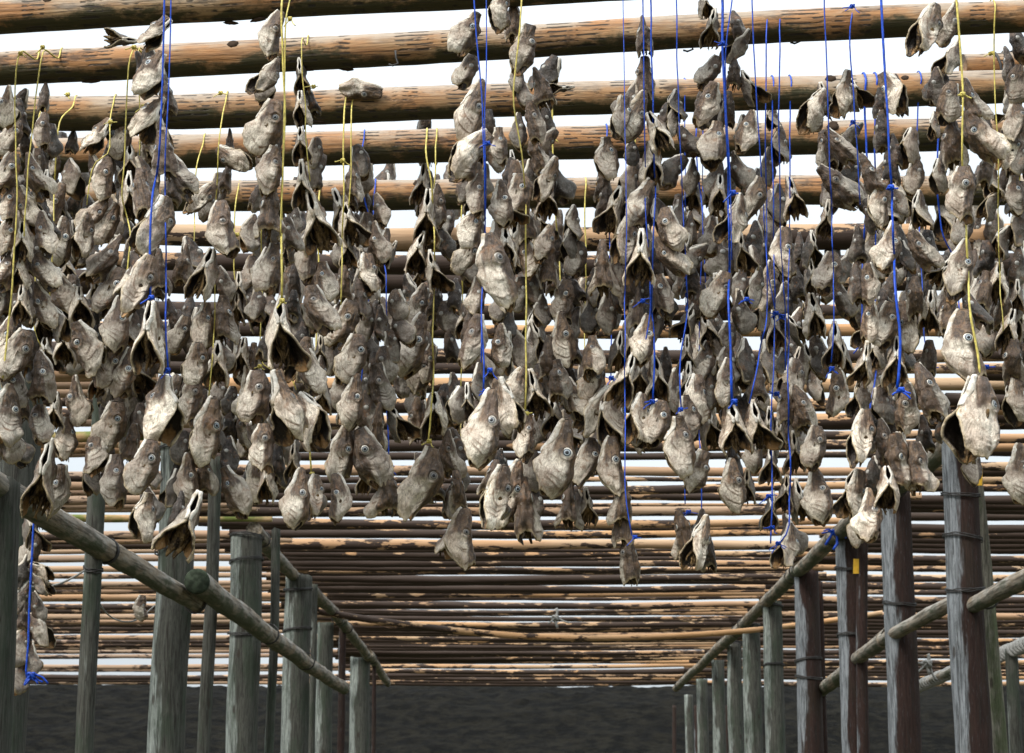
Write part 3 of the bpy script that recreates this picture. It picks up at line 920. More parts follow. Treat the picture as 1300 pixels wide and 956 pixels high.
# yellow tags
def tag_plate(px, py, d, w, h, owner):
    q = at(px, py, d)
    W, H, t = pxlen(w, d), pxlen(h, d), .004
    v = [(x * W / 2 + .004 * z, y * t, z * H / 2) for x in (-1, 1) for y in (-1, 1) for z in (-1, 1)]
    f = [(0, 1, 3, 2), (4, 6, 7, 5), (0, 4, 5, 1), (2, 3, 7, 6), (0, 2, 6, 4), (1, 5, 7, 3)]
    o = link("yellow_tag", mesh("yellow_tag", v, f, False), owner, M["tagm"])
    o.location = q - owner.location
    o.rotation_euler = (0, 0, R(6))
posts = {o["label"]: o for o in bpy.data.objects if o.get("category") == "post"}
pk = lambda s: next(o for l, o in posts.items() if l.startswith(s))
tag_plate(1243, 604, 17.43, 8, 24, pk("thickest post"))
tag_plate(1088, 719, 23.16, 9, 18, pk("brown grey post with a yellow"))

#@@HEADS

# ------------------------------------------------------------------ the hanging cod heads
CR = {}
for r_, y0 in enumerate((0, 230, 440, 620)):
    for c_, x0 in enumerate((0, 320, 640, 970)):
        CR["ABCDEFGHIJKLMNOP"[r_ * 4 + c_]] = (x0, y0)
# string: (phrase, depth, {crop: [(x, y, length, view, tilt), ...]})   view = where the back of the head points
S = [
("yellow twine at the left edge", PD[2], {
 "A": [(30,520,190,'l',5),(60,660,210,'r',10),(45,830,210,'r',15)],
 "E": [(45,110,190,'r',10),(38,262,190,'r',5),(30,430,200,'r',15),(20,570,170,'r',0),(20,770,210,'r',10),(85,835,270,'rv',20)],
 "I": [(30,330,260,'rv',10),(70,190,210,'ld',-5),(45,455,200,'ld',5)]}),
("second yellow twine from the left", PD[2] + .1, {
 "A": [(215,475,150,'d',5),(205,630,190,'r',5),(190,780,150,'r',-10),(125,690,170,'d',0),(165,850,220,'ld',-20),(225,905,150,'v',0)],
 "E": [(135,135,210,'lv',-20),(215,255,210,'l',-15),(118,290,190,'v',0),(105,440,190,'v',0),(110,595,190,'v',0),(205,430,210,'l',-15),(205,605,210,'l',-15),(290,690,170,'lv',-30)],
 "I": [(210,150,230,'ld',-10),(185,365,200,'l',5),(110,270,180,'d',0)]}),
("third yellow twine from the left", PD[3], {
 "A": [(350,685,120,'d',10),(255,800,160,'r',0),(345,860,170,'lv',-10)],
 "E": [(265,115,200,'r',20),(300,295,220,'r',5),(378,285,170,'v',-10),(300,535,240,'l',-25),(230,240,160,'v',15),(415,800,270,'l',-30),(320,790,190,'v',10)],
 "I": [(368,265,220,'l',-5),(270,310,190,'v',0),(325,440,200,'rv',0),(215,640,340,'v',14),(285,690,250,'l',5)]}),
("thick blue cord near the left", PD[0], {
 "A": [(590,195,150,'v',95),(757,150,190,'lv',35),(735,345,250,'lv',35),(720,570,220,'lv',45),(805,470,180,'d',-10),(795,745,260,'d',-12),(870,850,240,'ld',-25)],
 "E": [(690,50,250,'d',-5),(775,215,290,'rv',15),(690,500,310,'rv',15),(775,440,200,'d',0),(735,745,340,'v',5)],
 "I": [(785,285,330,'lv',10),(715,570,280,'r',10),(705,810,230,'rv',10),(900,860,300,'v',22)]}),
("yellow twines just left of the blue cord", PD[3], {
 "A": [(470,655,190,'lv',35),(600,665,210,'r',0),(500,860,220,'r',15),(630,800,190,'v',0),(695,905,180,'r',5),(715,700,210,'d',-10),(530,770,150,'d',0)],
 "E": [(460,165,200,'r',30),(530,195,220,'r',25),(625,80,230,'v',0),(520,375,240,'r',25),(560,525,250,'r',20),(570,700,260,'r',0),(415,260,200,'rv',10),(385,600,200,'v',0),(470,770,170,'ld',0),(650,720,160,'rv',0),(525,890,220,'rv',20),(640,430,170,'d',0)],
 "I": [(610,130,220,'r',10),(555,375,260,'r',10),(680,345,170,'l',0),(465,510,210,'l',0),(560,640,260,'r',0),(445,630,170,'rv',0),(500,160,200,'v',10),(640,480,190,'d',5)]}),
("twine looped over the third log", PD[3] - .05, {
 "A": [(1115,690,120,'d',0),(1120,770,190,'lv',-55),(1100,860,150,'d',10)],
 "E": [(985,85,200,'rv',35),(1070,240,270,'r',0),(895,410,190,'d',8),(1000,455,260,'v',10),(990,690,230,'r',5),(885,735,200,'r',20),(1085,670,230,'d',0),(960,880,220,'rv',5),(1060,890,200,'v',0),(1090,500,160,'l',-20)],
 "I": [(930,250,230,'r',10),(1010,415,300,'rv',12),(890,480,170,'r',0),(915,650,230,'r',0),(1110,530,170,'l',0),(1135,690,260,'l',-28),(850,690,170,'rv',5),(1000,620,190,'d',0)]}),
("thin twine under the fourth log", PD[4], {
 "E": [(1215,255,170,'rv',10),(1160,530,160,'v',0),(1225,440,180,'r',5),(1215,590,170,'l',-5),(1150,620,150,'v',0),(1180,850,190,'v',5),(1230,880,200,'d',0)],
 "I": [(1170,80,200,'rv',-10),(1125,255,150,'r',0),(1225,240,260,'r',-5),(1190,395,200,'l',-15),(1240,650,200,'rv',0),(1110,380,160,'d',0)]}),
("bright yellow twine from the topmost log", PD[1], {
 "B": [(88,168,235,'r',20),(85,375,200,'rv',28),(90,605,300,'r',14),(90,820,260,'r',10)],
 "F": [(85,150,260,'d',5),(90,410,250,'r',12),(30,590,170,'r',0),(135,740,330,'v',0),(200,590,140,'d',0),(175,250,180,'ld',-10)],
 "J": [(28,230,260,'r',5),(165,290,320,'rv',-14),(285,350,270,'lv',-30),(52,480,230,'r',5),(75,650,200,'v',0),(222,740,260,'r',5),(310,720,210,'rv',0),(430,735,210,'l',-10),(205,560,180,'v',0),(120,560,170,'d',0)]}),
("twine from the second log beside it", PD[2], {
 "B": [(240,370,170,'v',-10),(245,525,190,'v',-10),(240,710,200,'v',-5),(312,735,160,'r',0),(250,890,210,'v',-5)],
 "F": [(315,190,280,'v',-15),(212,190,130,'l',0),(265,350,250,'r',10),(350,480,210,'ld',-10),(310,610,260,'ld',-15),(340,620,150,'v',0),(250,860,210,'l',5),(330,830,150,'v',0),(200,480,170,'d',5)],
 "J": [(270,110,240,'l',-5),(340,245,160,'v',0),(335,130,150,'rv',0)]}),
("twines and thin blue cord, third log", PD[3] - .02, {
 "B": [(530,770,180,'r',-22),(528,435,190,'rv',100),(490,880,190,'d',0)],
 "F": [(480,60,170,'d',0),(470,215,210,'v',-5),(460,340,180,'v',-5),(428,340,150,'r',5),(560,225,170,'r',5),(625,140,160,'l',-15),(565,450,190,'rv',-5),(610,300,190,'l',-10),(668,355,130,'v',30),(455,685,250,'r',15),(555,690,180,'rv',10),(625,690,160,'l',0),(500,850,260,'r',5),(685,790,170,'r',-20),(700,600,170,'l',-5),(725,720,170,'l',-20),(445,490,190,'d',0),(530,580,190,'d',-5),(640,880,180,'l',0)],
 "J": [(490,270,250,'r',5),(440,525,260,'r',12),(565,530,290,'ld',-18),(610,390,210,'d',5),(700,370,180,'v',-20),(655,690,240,'d',0),(620,190,220,'ld',-10),(540,640,150,'v',0)]}),
("twine with the double gill spread, centre", PD[4], {
 "B": [(840,570,160,'d',0),(855,705,180,'d',-5),(830,890,190,'v',5)],
 "F": [(850,170,280,'v',0),(905,120,190,'r',-5),(800,350,200,'v',15),(940,300,160,'l',-20),(880,440,190,'v',-10),(808,610,200,'r',15),(940,660,180,'l',-10),(780,800,290,'r',20),(985,560,170,'d',0),(1038,660,190,'v',5),(850,880,190,'r',15),(890,580,180,'d',0),(960,790,170,'ld',0)],
 "J": [(820,115,210,'r',15),(725,165,160,'l',0),(890,330,210,'v',-5),(845,660,340,'r',15),(950,520,210,'ld',-5),(995,690,210,'d',0),(800,360,200,'d',0),(1000,520,170,'r',0)],
 "N": [(1005,245,260,'r',5)]}),
("paired blue cords at the centre", PD[0], {
 "B": [(1050,150,235,'r',25),(1050,340,180,'r',20),(1205,40,200,'rv',10),(1065,545,300,'r',15),(1060,740,270,'rv',40),(1090,895,190,'r',10),(1200,700,190,'r',0),(1150,600,170,'d',0)],
 "F": [(1090,60,210,'r',10),(1215,110,210,'r',0),(1065,215,210,'r',15),(1055,355,210,'r',18),(1175,425,375,'r',-8),(1090,560,170,'r',0),(1080,770,270,'l',8),(1205,800,190,'l',0),(1230,330,200,'v',-5)],
 "J": [(1110,180,180,'r',0),(1000,280,170,'rv',10),(1050,270,170,'v',0),(1130,400,345,'r',8),(1215,280,260,'lv',-10),(1165,630,190,'d',20),(1200,720,300,'rv',10)]}),
("twine and blue knots right of centre", PD[1], {
 "C": [(45,105,210,'d',5),(100,230,240,'rv',12),(65,380,160,'r',-5),(90,455,140,'l',0),(180,430,200,'d',-15),(275,430,120,'v',85),(150,585,210,'ld',-20),(70,640,180,'r',0),(205,685,150,'rv',40),(160,750,190,'d',-15),(130,870,170,'rv',0),(215,870,210,'rv',20),(60,880,190,'l',0),(205,590,160,'ld',-10)],
 "G": [(80,60,230,'r',0),(210,80,190,'v',-5),(110,210,190,'d',-5),(175,220,150,'v',-20),(30,290,210,'v',20),(115,370,190,'l',-10),(205,300,190,'rv',15),(325,310,160,'rv',0),(140,520,180,'l',-10),(85,540,180,'r',0),(20,520,210,'r',0),(180,630,140,'rv',0),(290,575,210,'r',10),(290,770,240,'r',-5),(360,370,180,'r',10),(430,520,180,'lv',0),(430,650,180,'r',0),(330,205,160,'rv',5),(215,430,190,'d',0),(220,860,200,'d',0),(430,840,210,'l',0)],
 "K": [(60,200,200,'rv',20),(150,230,220,'v',-10),(265,150,200,'ld',-5),(110,430,220,'r',8),(235,340,190,'v',0),(265,550,340,'r',12),(430,165,200,'r',8),(450,310,240,'rv',30),(525,345,280,'rv',5),(415,555,230,'r',5),(515,585,260,'r',0),(30,720,300,'r',15),(100,780,310,'d',0),(315,760,220,'d',0),(400,780,170,'v',0),(340,250,190,'l',-20),(130,600,190,'rv',5)],
 "O": [(575,60,210,'d',0),(575,180,200,'d',0),(605,335,230,'d',0)]}),
("blue cords over the pale rounded heads", PD[1] - .1, {
 "C": [(680,175,200,'d',-5),(683,370,210,'d',0),(635,570,240,'r',20),(575,560,200,'rv',5),(620,740,150,'r',0),(745,640,210,'v',-25),(715,790,210,'v',0),(500,755,210,'r',-8),(480,890,170,'d',0),(830,520,160,'rv',0),(822,590,150,'rv',5),(885,680,170,'ld',-30),(820,820,180,'rv',40),(610,880,190,'rv',20)],
 "G": [(490,90,180,'d',0),(650,110,250,'rv',30),(530,150,230,'v',15),(595,280,230,'rv',10),(665,370,250,'v',0),(795,225,230,'l',-10),(795,370,220,'l',-28),(850,170,150,'rv',0),(900,230,150,'r',0),(870,330,150,'v',20),(920,370,160,'rv',45),(545,430,190,'l',-15),(480,420,250,'d',0),(600,510,200,'d',0),(770,540,210,'l',-10),(640,620,230,'d',0),(550,830,180,'v',10),(680,770,230,'r',12),(500,640,190,'r',0),(730,400,170,'d',0),(600,410,190,'d',5)],
 "K": [(585,160,250,'v',15),(660,150,190,'v',0),(740,160,210,'v',-5),(660,340,240,'rv',5),(750,360,230,'r',8),(855,465,290,'r',-5),(945,600,200,'rv',18),(830,230,190,'r',0),(900,330,200,'rv',-10),(895,180,190,'v',5)],
 "O": [(870,210,220,'d',-12),(950,265,240,'rv',18)]}),
("clustered blue cords, big round heads", PD[1], {
 "C": [(970,25,130,'v',0),(1010,140,190,'v',10),(1135,130,160,'ld',-15),(1145,230,180,'rv',35),(1005,345,190,'r',25),(995,500,230,'l',15),(1085,520,190,'d',0),(1190,430,170,'v',-20),(1020,690,250,'r',15),(1180,640,210,'l',12),(1115,350,160,'d',0),(915,860,160,'r',0),(1025,880,190,'r',20),(1140,830,180,'l',-20),(1220,900,160,'r',10)],
 "G": [(1040,60,200,'v',0),(1130,185,230,'rv',8),(1220,90,230,'r',15),(1010,270,180,'r',0),(1150,350,180,'v',0),(1050,540,250,'r',15),(1150,640,190,'l',-5),(1085,765,190,'r',5),(1225,520,190,'rv',10),(970,870,170,'r',10),(885,690,180,'v',20),(985,730,170,'v',-10),(1170,870,190,'rv',0),(890,840,170,'v',0),(940,590,180,'d',0),(1080,890,190,'rv',5),(910,480,170,'d',0)],
 "K": [(985,75,180,'r',10),(1080,175,210,'r',5),(1170,90,190,'rv',0),(995,215,160,'r',0),(930,250,230,'rv',0),(995,400,190,'v',0),(1105,390,250,'v',-5),(1215,385,220,'v',-5),(1110,560,170,'d',0),(1110,675,230,'r',-5),(1178,680,150,'v',0),(1230,170,190,'d',0)]}),
("blue cords around the knotted pale jaws", PD[3], {
 "D": [(40,570,120,'rv',0),(75,710,180,'rv',8),(20,810,170,'r',0)],
 "H": [(70,115,190,'r',0),(135,80,200,'v',-15),(20,330,190,'d',0),(85,350,230,'r',5),(22,510,220,'r',5),(100,590,170,'r',5),(160,490,190,'d',-5),(50,725,210,'v',0),(150,720,160,'v',-30),(105,870,170,'r',0),(170,330,150,'d',0)],
 "L": [(150,150,210,'rv',0),(190,300,210,'ld',-20),(105,270,200,'d',0),(25,390,180,'v',5),(145,510,180,'v',-5),(70,420,150,'v',0),(252,480,220,'r',5),(265,725,250,'r',-2),(35,570,180,'v',0),(100,720,170,'v',8),(165,750,190,'v',-10),(30,800,180,'v',10),(240,190,160,'lv',0)],
 "P": [(125,280,200,'rv',5)]}),
("thin blue cords left of the thick one", PD[2], {
 "D": [(250,530,220,'rv',25),(388,455,210,'rv',12),(300,710,200,'d',-8),(365,705,220,'ld',-40),(415,665,170,'rv',45),(350,900,260,'ld',-45),(430,830,160,'r',0)],
 "H": [(300,190,180,'v',10),(400,40,200,'ld',-30),(225,335,170,'v',5),(232,470,170,'v',0),(238,650,210,'v',-5),(320,435,220,'r',10),(380,570,190,'l',-18),(260,830,190,'l',-10),(342,800,210,'v',3),(480,80,170,'l',-20),(400,420,160,'rv',15)],
 "L": [(362,225,210,'l',-5),(270,60,180,'r',0),(380,60,170,'v',0)]}),
("thick blue cord at the right", PD[0] + .1, {
 "D": [(625,440,210,'lv',-25),(562,490,160,'d',0),(572,640,190,'d',-5),(635,740,170,'d',-8),(612,810,190,'d',-5),(708,710,180,'rv',10),(740,850,180,'r',0),(515,850,200,'ld',-28)],
 "H": [(555,110,210,'r',15),(660,95,160,'lv',-25),(755,145,180,'rv',0),(610,320,230,'r',8),(455,310,170,'d',0),(685,370,150,'lv',-10),(755,330,230,'ld',-28),(515,490,200,'l',-10),(575,590,160,'d',0),(515,675,210,'l',3),(605,685,230,'r',8),(695,710,230,'lv',-5),(640,880,230,'v',5),(485,890,200,'v',10),(555,830,170,'rv',0),(860,440,150,'v',40),(800,630,210,'v',5),(870,670,170,'d',0),(735,560,200,'d',0),(800,850,190,'d',0),(450,500,190,'d',0)],
 "L": [(600,170,150,'rv',0),(475,240,180,'rv',0),(575,285,180,'rv',-12),(692,300,220,'l',-2),(800,220,270,'ld',-15),(485,435,270,'rv',10),(590,460,200,'l',-10),(750,590,230,'ld',-8),(650,560,250,'ld',-6),(530,630,170,'lv',0),(600,690,210,'v',-5),(435,720,220,'rv',12),(515,820,230,'r',0),(780,430,170,'d',-5),(560,560,150,'d',0)]}),
("big heads on the right yellow twine", PD[0], {
 "D": [(800,140,290,'rv',20),(900,120,210,'r',15),(915,285,190,'rv',20),(835,420,170,'l',0),(893,485,220,'l',20),(1005,490,210,'ld',-20),(918,690,230,'d',0),(1035,660,280,'l',-28),(830,610,130,'rv',0),(850,850,160,'rv',0),(1080,820,180,'d',10)],
 "H": [(960,50,270,'r',8),(975,220,190,'r',10),(955,430,280,'r',12),(955,810,330,'r',5),(900,640,200,'d',0),(1010,620,190,'ld',-15)],
 "L": [(1045,330,420,'rv',6),(1010,570,190,'r',0),(880,370,180,'d',0)]}),
("yellow twine at the right edge", PD[2], {
 "D": [(1235,210,190,'ld',-15),(1222,400,200,'l',10),(1160,570,100,'v',70),(1230,585,210,'r',0),(1200,720,210,'rv',20),(1105,890,170,'rv',10),(1240,760,190,'r',0)],
 "H": [(1100,115,160,'rv',45),(1150,300,170,'rv',30),(1220,60,200,'r',0),(1240,215,190,'rv',0),(1130,490,200,'v',10),(1060,530,230,'d',18),(1080,370,190,'d',0),(1230,420,180,'l',0),(1165,610,210,'d',8),(1225,560,150,'v',0),(1185,720,210,'v',15),(1210,870,210,'d',0),(1120,640,190,'d',0)],
 "L": [(1225,260,210,'rv',0),(1248,620,260,'r',0),(1215,120,200,'d',0)]}),
("blue cord under the left lower rail", 13.2, {
 "M": [(150,200,190,'v',0),(160,290,170,'r',10),(180,120,150,'d',0),(115,405,150,'rv',20),(200,405,130,'lv',-55),(190,465,140,'lv',-30),(110,535,150,'rv',20),(185,585,150,'l',-15),(115,625,140,'d',0),(190,690,160,'lv',-30),(98,765,190,'rv',15),(148,830,150,'l',0),(100,905,180,'rv',10)]}),
]
YAW = {'r': -13, 'l': 193, 'd': -90, 'v': 90, 'rv': 24, 'lv': 156, 'rd': -40, 'ld': -140}
SAY = {'r': "eye on right", 'l': "eye on left", 'd': "dark back showing", 'v': "throat open forward", 'rv': "gills open leftward", 'lv': "gills open rightward", 'ld': "turned half away"}
ORD = "top second third fourth fifth sixth seventh eighth ninth tenth eleventh twelfth thirteenth fourteenth fifteenth sixteenth seventeenth eighteenth nineteenth twentieth".split()
def ordinal(n):
    if n <= 20: return ORD[n - 1]
    t, u = divmod(n, 10)
    tens = {2: "twenty", 3: "thirty", 4: "forty", 5: "fifty", 6: "sixty"}[t]
    return tens + "-" + (["", "first"] + ORD[1:9])[u] if u else tens[:-1] + "ieth"
heads = []
for si, (phrase, d0, segs) in enumerate(S):
    lst = []
    for cr, items in segs.items():
        x0, y0 = CR[cr]
        for (cx, cy, ln, vw, tl) in items:
            lst.append([x0 + cx / 3.824, y0 + cy / 3.824, ln / 3.824, vw, tl])
    lst.sort(key=lambda h: h[1])
    for i, h in enumerate(lst): heads.append((si, d0, phrase, i + 1, *h))
# the 300 that show largest become objects, the rest join the mass behind
heads.sort(key=lambda h: -h[6])
N_IND = 300
front, rest = heads[:N_IND], heads[N_IND:]
front.sort(key=lambda h: (h[0], h[5]))

def head_matrix(px, py, ln, vw, tl, d, rg, k=1.12):
    L = pxlen(ln, d) * k
    p = at(px, py, d)
    yaw = YAW[vw] + rg.uniform(-13, 13)
    pitch = rg.uniform(-8, 17)
    if abs(tl) > 60: pitch = 0
    rot = Euler((0, R(tl + rg.uniform(-4, 4)), 0)).to_matrix() @ Euler((R(pitch), 0, 0)).to_matrix() @ Euler((0, 0, R(yaw))).to_matrix()
    wx = rg.uniform(.90, 1.08)
    S4 = Matrix.Diagonal((L * wx, L * rg.uniform(.86, 1.08), L, 1))
    return Matrix.Translation(p) @ rot.to_4x4() @ S4
def pick(vw, rg):
    if vw in ('v',): return rg.choice(OPEN + MID)
    if vw in ('rv', 'lv'): return rg.choice(MID + OPEN)
    if vw in ('r', 'l'): return rg.choice(CLOSED + MID[:3])
    return rg.choice(CLOSED + MID)
cnt = {}
for (si, d0, phrase, n, px, py, ln, vw, tl) in front:
    rg = random.Random(si * 1000 + n)
    n_same = cnt[si] = cnt.get(si, 0) + 1
    # a big head hangs nearer, a small one further back in its bunch
    d = d0 - (ln - 52) * .0045 + rg.uniform(-.10, .10)
    base = {'r': .55, 'l': .55, 'v': .76, 'rv': .68, 'lv': .74, 'd': .32, 'ld': .36}[vw]
    tone = min(1, max(0, base + rg.gauss(0, .2)))
    if vw == 'd' and abs(tl) > 60: tone = .6
    if si == len(S) - 1: tone = rg.uniform(-.22, -.08); ln *= .72
    if n_same == cnt[si] and ln > 78 and vw == 'v' and py > 600: tone = .22
    o = put_head(pick(vw, rg), head_matrix(px, py, ln, vw, tl, d, rg), tone)
    size = "large" if ln > 66 else "small" if ln < 46 else "medium"
    tn = "pale" if tone > .64 else "dark" if tone < .36 else "grey"
    lab = f"{size} {tn} head, {SAY[vw]}, {ordinal(n_same)} down {phrase}"
    tag(o, lab, "fish head", "dried cod heads on the " + phrase)

# ---- the heads further back, too many to count: one mass
zones = [(405,432,262,376),(495,524,262,376),(553,585,300,465),(206,240,258,378),(280,316,255,376),(752,772,300,350),(752,773,424,457),(836,850,405,457),(1002,1037,255,320),(1057,1080,250,290),
         (1036,1082,397,440),(1180,1215,436,640),(1040,1080,470,640),(1245,1284,440,640),(408,428,475,640),(492,522,480,640),(30,116,500,700),(780,862,560,700),(640,650,268,282),(720,760,240,262),(318,334,440,500),(230,262,440,470)]
def free(px, py, m=14):
    return not any(x0 - m < px < x1 + m and y0 - m < py < y1 + m for x0, x1, y0, y1 in zones)
back = []
rg = random.Random(99)
px = -10
while px < 1315:
    ytop = 235 + rg.uniform(-25, 60)
    ybot = 560 + rg.uniform(-35, 25)
    if px < 120: ytop, ybot = 170 + rg.uniform(0, 40), 470
    if 1170 < px: ybot = 470
    d0 = rg.choice([10.3, 10.9, 11.6, 12.2])
    y = ytop
    while y < ybot:
        ln = rg.uniform(40, 58)
        if free(px, y):
            back.append((px + rg.uniform(-12, 12), y, ln, rg.choice(['r', 'r', 'l', 'd', 'v', 'rv', 'lv', 'ld']), rg.uniform(-22, 22), d0 + rg.uniform(-.15, .15)))
        y += ln * rg.uniform(.45, .75)
    px += rg.uniform(26, 40)
for (si, d0, phrase, n, px, py, ln, vw, tl) in rest:
    back.append((px, py, ln, vw, tl, d0 + .12))
# the heads tucked in behind each string's front ones
for (si, d0, phrase, n, px, py, ln, vw, tl) in front:
    if si == len(S) - 1 or abs(tl) > 50 or py < 90 or not free(px, py, 8): continue
    for k in range(2):
        if rg.random() < (.8 if k == 0 else .3):
            back.append((px + rg.uniform(-15, 15), py + rg.uniform(-24, 14), min(58, ln) * rg.uniform(.78, 1.0), rg.choice(['d', 'd', 'r', 'l', 'v', 'rv', 'lv', 'ld']), rg.uniform(-28, 28), d0 + rg.uniform(.14, .34)))
low = [head_variant(*specs[i], nu=24, nt=30) for i in (0, 1, 3, 4, 6, 9, 11, 13, 14, 17)]
LOWN = {'r': (0, 1, 4, 8, 9), 'l': (0, 1, 4, 8, 9), 'd': (0, 4, 1, 9), 'ld': (0, 1, 4), 'v': (2, 5, 6, 7), 'rv': (2, 3, 5, 7), 'lv': (2, 3, 5, 7)}
ev, ef = dome(.062, .030, 3, 10)
allv, loops, starts, mats, parts, rnds = [], [], [], [], [], []
nv = 0
for (px, py, ln, vw, tl, d) in back:
    hv = low[rg.choice(LOWN[vw])]
    m4 = np.array(head_matrix(px, py, ln, vw, tl, d, rg))
    tone = min(1, max(0, {'d': .10, 'ld': .12}.get(vw, .30) + rg.gauss(0, .2)))  # low tones paint in the shade between the front heads
    pieces = [(np.array(hv["verts"]), hv["faces"], 0, hv["part"]), (np.array([tuple(v) for v in hv["jv"]]), hv["jf"], 1, None), (np.array([tuple(v) for v in hv["gv"]]), hv["gf"], 2, None)]
    for p, n in hv["eyes"]:
        em = np.array(eye_matrix(p, n)); e = np.array(ev) @ em[:3, :3].T + em[:3, 3]
        pieces.append((e, ef, 3, None))
    for V, F, mi, pt in pieces:
        W = V @ m4[:3, :3].T + m4[:3, 3]
        allv.append(W)
        for f in F:
            starts.append(len(loops)); loops.extend(i + nv for i in f); mats.append(mi)
        parts.append(pt if pt is not None else np.zeros((len(V), 4), np.float32)); rnds.append(np.full(len(V), tone, np.float32))
        nv += len(V)
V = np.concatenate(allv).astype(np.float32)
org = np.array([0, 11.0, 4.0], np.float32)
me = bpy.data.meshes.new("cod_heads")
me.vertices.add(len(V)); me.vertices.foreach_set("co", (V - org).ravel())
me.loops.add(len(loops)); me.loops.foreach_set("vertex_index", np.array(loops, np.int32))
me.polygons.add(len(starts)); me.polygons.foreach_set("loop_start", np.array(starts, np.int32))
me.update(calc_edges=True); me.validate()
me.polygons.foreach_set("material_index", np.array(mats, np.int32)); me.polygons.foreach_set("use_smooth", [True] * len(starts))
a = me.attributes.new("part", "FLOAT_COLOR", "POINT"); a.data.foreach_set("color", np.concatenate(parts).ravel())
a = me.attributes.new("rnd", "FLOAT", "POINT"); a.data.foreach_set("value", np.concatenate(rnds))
for k in ("skin_far_shaded", "jaw", "gut", "eyeball_far"):
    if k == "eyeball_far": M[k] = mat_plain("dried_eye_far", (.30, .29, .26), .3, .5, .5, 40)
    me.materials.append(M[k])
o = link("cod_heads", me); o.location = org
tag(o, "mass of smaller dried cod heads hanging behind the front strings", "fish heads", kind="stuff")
print("individual", len(front), "mass", len(back))

# ------------------------------------------------------------------ cords
PZ = {}
def logtop(px, d):
    return POLEZ
BLUE = [
 (0, "thick blue cord down the front at the left", [(209,-20),(208,20),(205,130),(202,200),(193,250),(190,320),(192,380)], 7, [(192,378)]),
 (0, "blue cord close behind the thick left one", [(217,-20),(217,35),(213,130),(209,240),(211,340),(210,400),(213,472)], 5, [(213,470)]),
 (4, "blue cord with a bow on the fourth log", [(460,168),(459,215),(462,250),(473,290),(470,360),(459,485),(457,530)], 4, [(458,532)]),
 (5, "thin blue cord ending at the small blue knot, fifth log", [(475,235),(474,300),(491,345),(490,480),(494,585)], 4, [(493,590)]),
 (0, "left cord of the blue pair at the centre", [(600,-20),(604,40),(611,105),(614,170),(616,250),(614,330),(611,400),(615,460),(614,498)], 5, [(616,497),(622,470)]),
 (0, "right cord of the blue pair at the centre", [(618,-10),(618,26),(617,105),(615,170),(618,250),(613,330),(610,460)], 4, [(619,182)]),
 (1, "left long blue cord over the pale rounded heads", [(816,-25),(817,80),(818,195),(819,260),(824,330),(826,400),(818,440)], 4, [(816,382)]),
 (1, "middle long blue cord over the pale rounded heads", [(826,-25),(827,80),(830,183),(832,255),(828,330),(828,400),(832,452),(828,508)], 5, [(828,510)]),
 (4, "dark blue cord beside the smiling pale head", [(770,165),(769,215),(771,240),(775,330),(777,430),(775,480)], 4, [(776,480)]),
 (1, "thin blue cord just before the clustered cords", [(858,-20),(859,60),(863,183),(867,256),(873,390),(862,470),(864,520)], 4, [(864,520)]),
 (4, "short thin blue cord over the fourth log", [(882,130),(884,200),(892,270),(898,400),(888,470),(900,515)], 4, [(885,490),(900,520)]),
 (1, "leftmost of the clustered blue cords", [(917,-25),(917,52),(924,196),(925,250),(926,345),(925,410),(930,508)], 8, [(930,245),(932,510)]),
 (1, "second of the clustered blue cords", [(933,-20),(921,52),(922,150),(928,240),(929,330)], 4, [(917,55)]),
 (1, "rightmost of the clustered blue cords", [(955,-20),(956,40),(958,86),(967,225),(973,330),(974,400),(952,512)], 4, [(948,380)]),
 (2, "blue cord over the big round eye head", [(973,20),(972,120),(973,230),(973,340),(984,395)], 4, [(985,398),(992,402)]),
 (2, "thin blue cord right of the big round head", [(990,60),(988,140),(990,230),(991,316),(998,400),(998,470)], 4, [(986,500)]),
 (1, "leftmost thin blue cord at the bare upper logs", [(1047,-25),(1047,8),(1054,215),(1056,300),(1060,413),(1055,460)], 4, [(1056,468)]),
 (2, "thin blue cord with a loose end on the second log", [(1080,8),(1079,60),(1083,110),(1085,157),(1090,215),(1092,260)], 4, [(1082,8),(1083,155)]),
 (3, "light blue cord, flat end showing on the third log", [(1096,98),(1098,140),(1103,235),(1095,327),(1093,437),(1094,470)], 6, [(1093,437)]),
 (0, "thickest blue cord at the right, taut", [(1118,-25),(1119,0),(1123,80),(1127,141),(1131,230),(1137,376),(1145,431),(1140,492)], 8, [(1144,495),(1131,238)]),
 (3, "thin dark blue cord right of the taut thick one", [(1165,115),(1164,200),(1167,293),(1170,340),(1173,440),(1180,465)], 4, [(1182,466)]),
 (3, "short blue cord by the dark hanging skin", [(1192,160),(1190,240),(1195,300),(1214,330),(1218,400),(1235,470),(1253,466)], 5, [(1252,466)]),
 (3, "long thin blue cord holding two low small heads, left", [(869,120),(870,300),(872,480),(868,600),(869,640)], 3, [(874,650)]),
 (3, "long thin blue cord holding two low small heads, right", [(892,120),(892,300),(886,480),(890,600),(891,655)], 3, [(892,655)]),
 (3, "blue cord ending at the small low heads' knot", [(980,120),(981,240),(984,400),(979,550),(981,640),(978,690)], 4, [(976,630),(980,670)]),
 (3, "blue cord with the lowest hanging head of its line", [(1003,120),(1002,300),(1000,480),(1003,600),(1003,680),(990,690)], 4, [(988,690)]),
 (3, "blue cord tied to the open-gilled pale head, low right", [(1110,120),(1112,300),(1112,470),(1106,510),(1100,530),(1107,540)], 5, [(1100,526),(1125,590)]),
 (0, "short slack blue cord at the tail skin", [(795,300),(793,420),(794,560),(792,620),(794,640),(802,680)], 3, [(806,682)]),
]
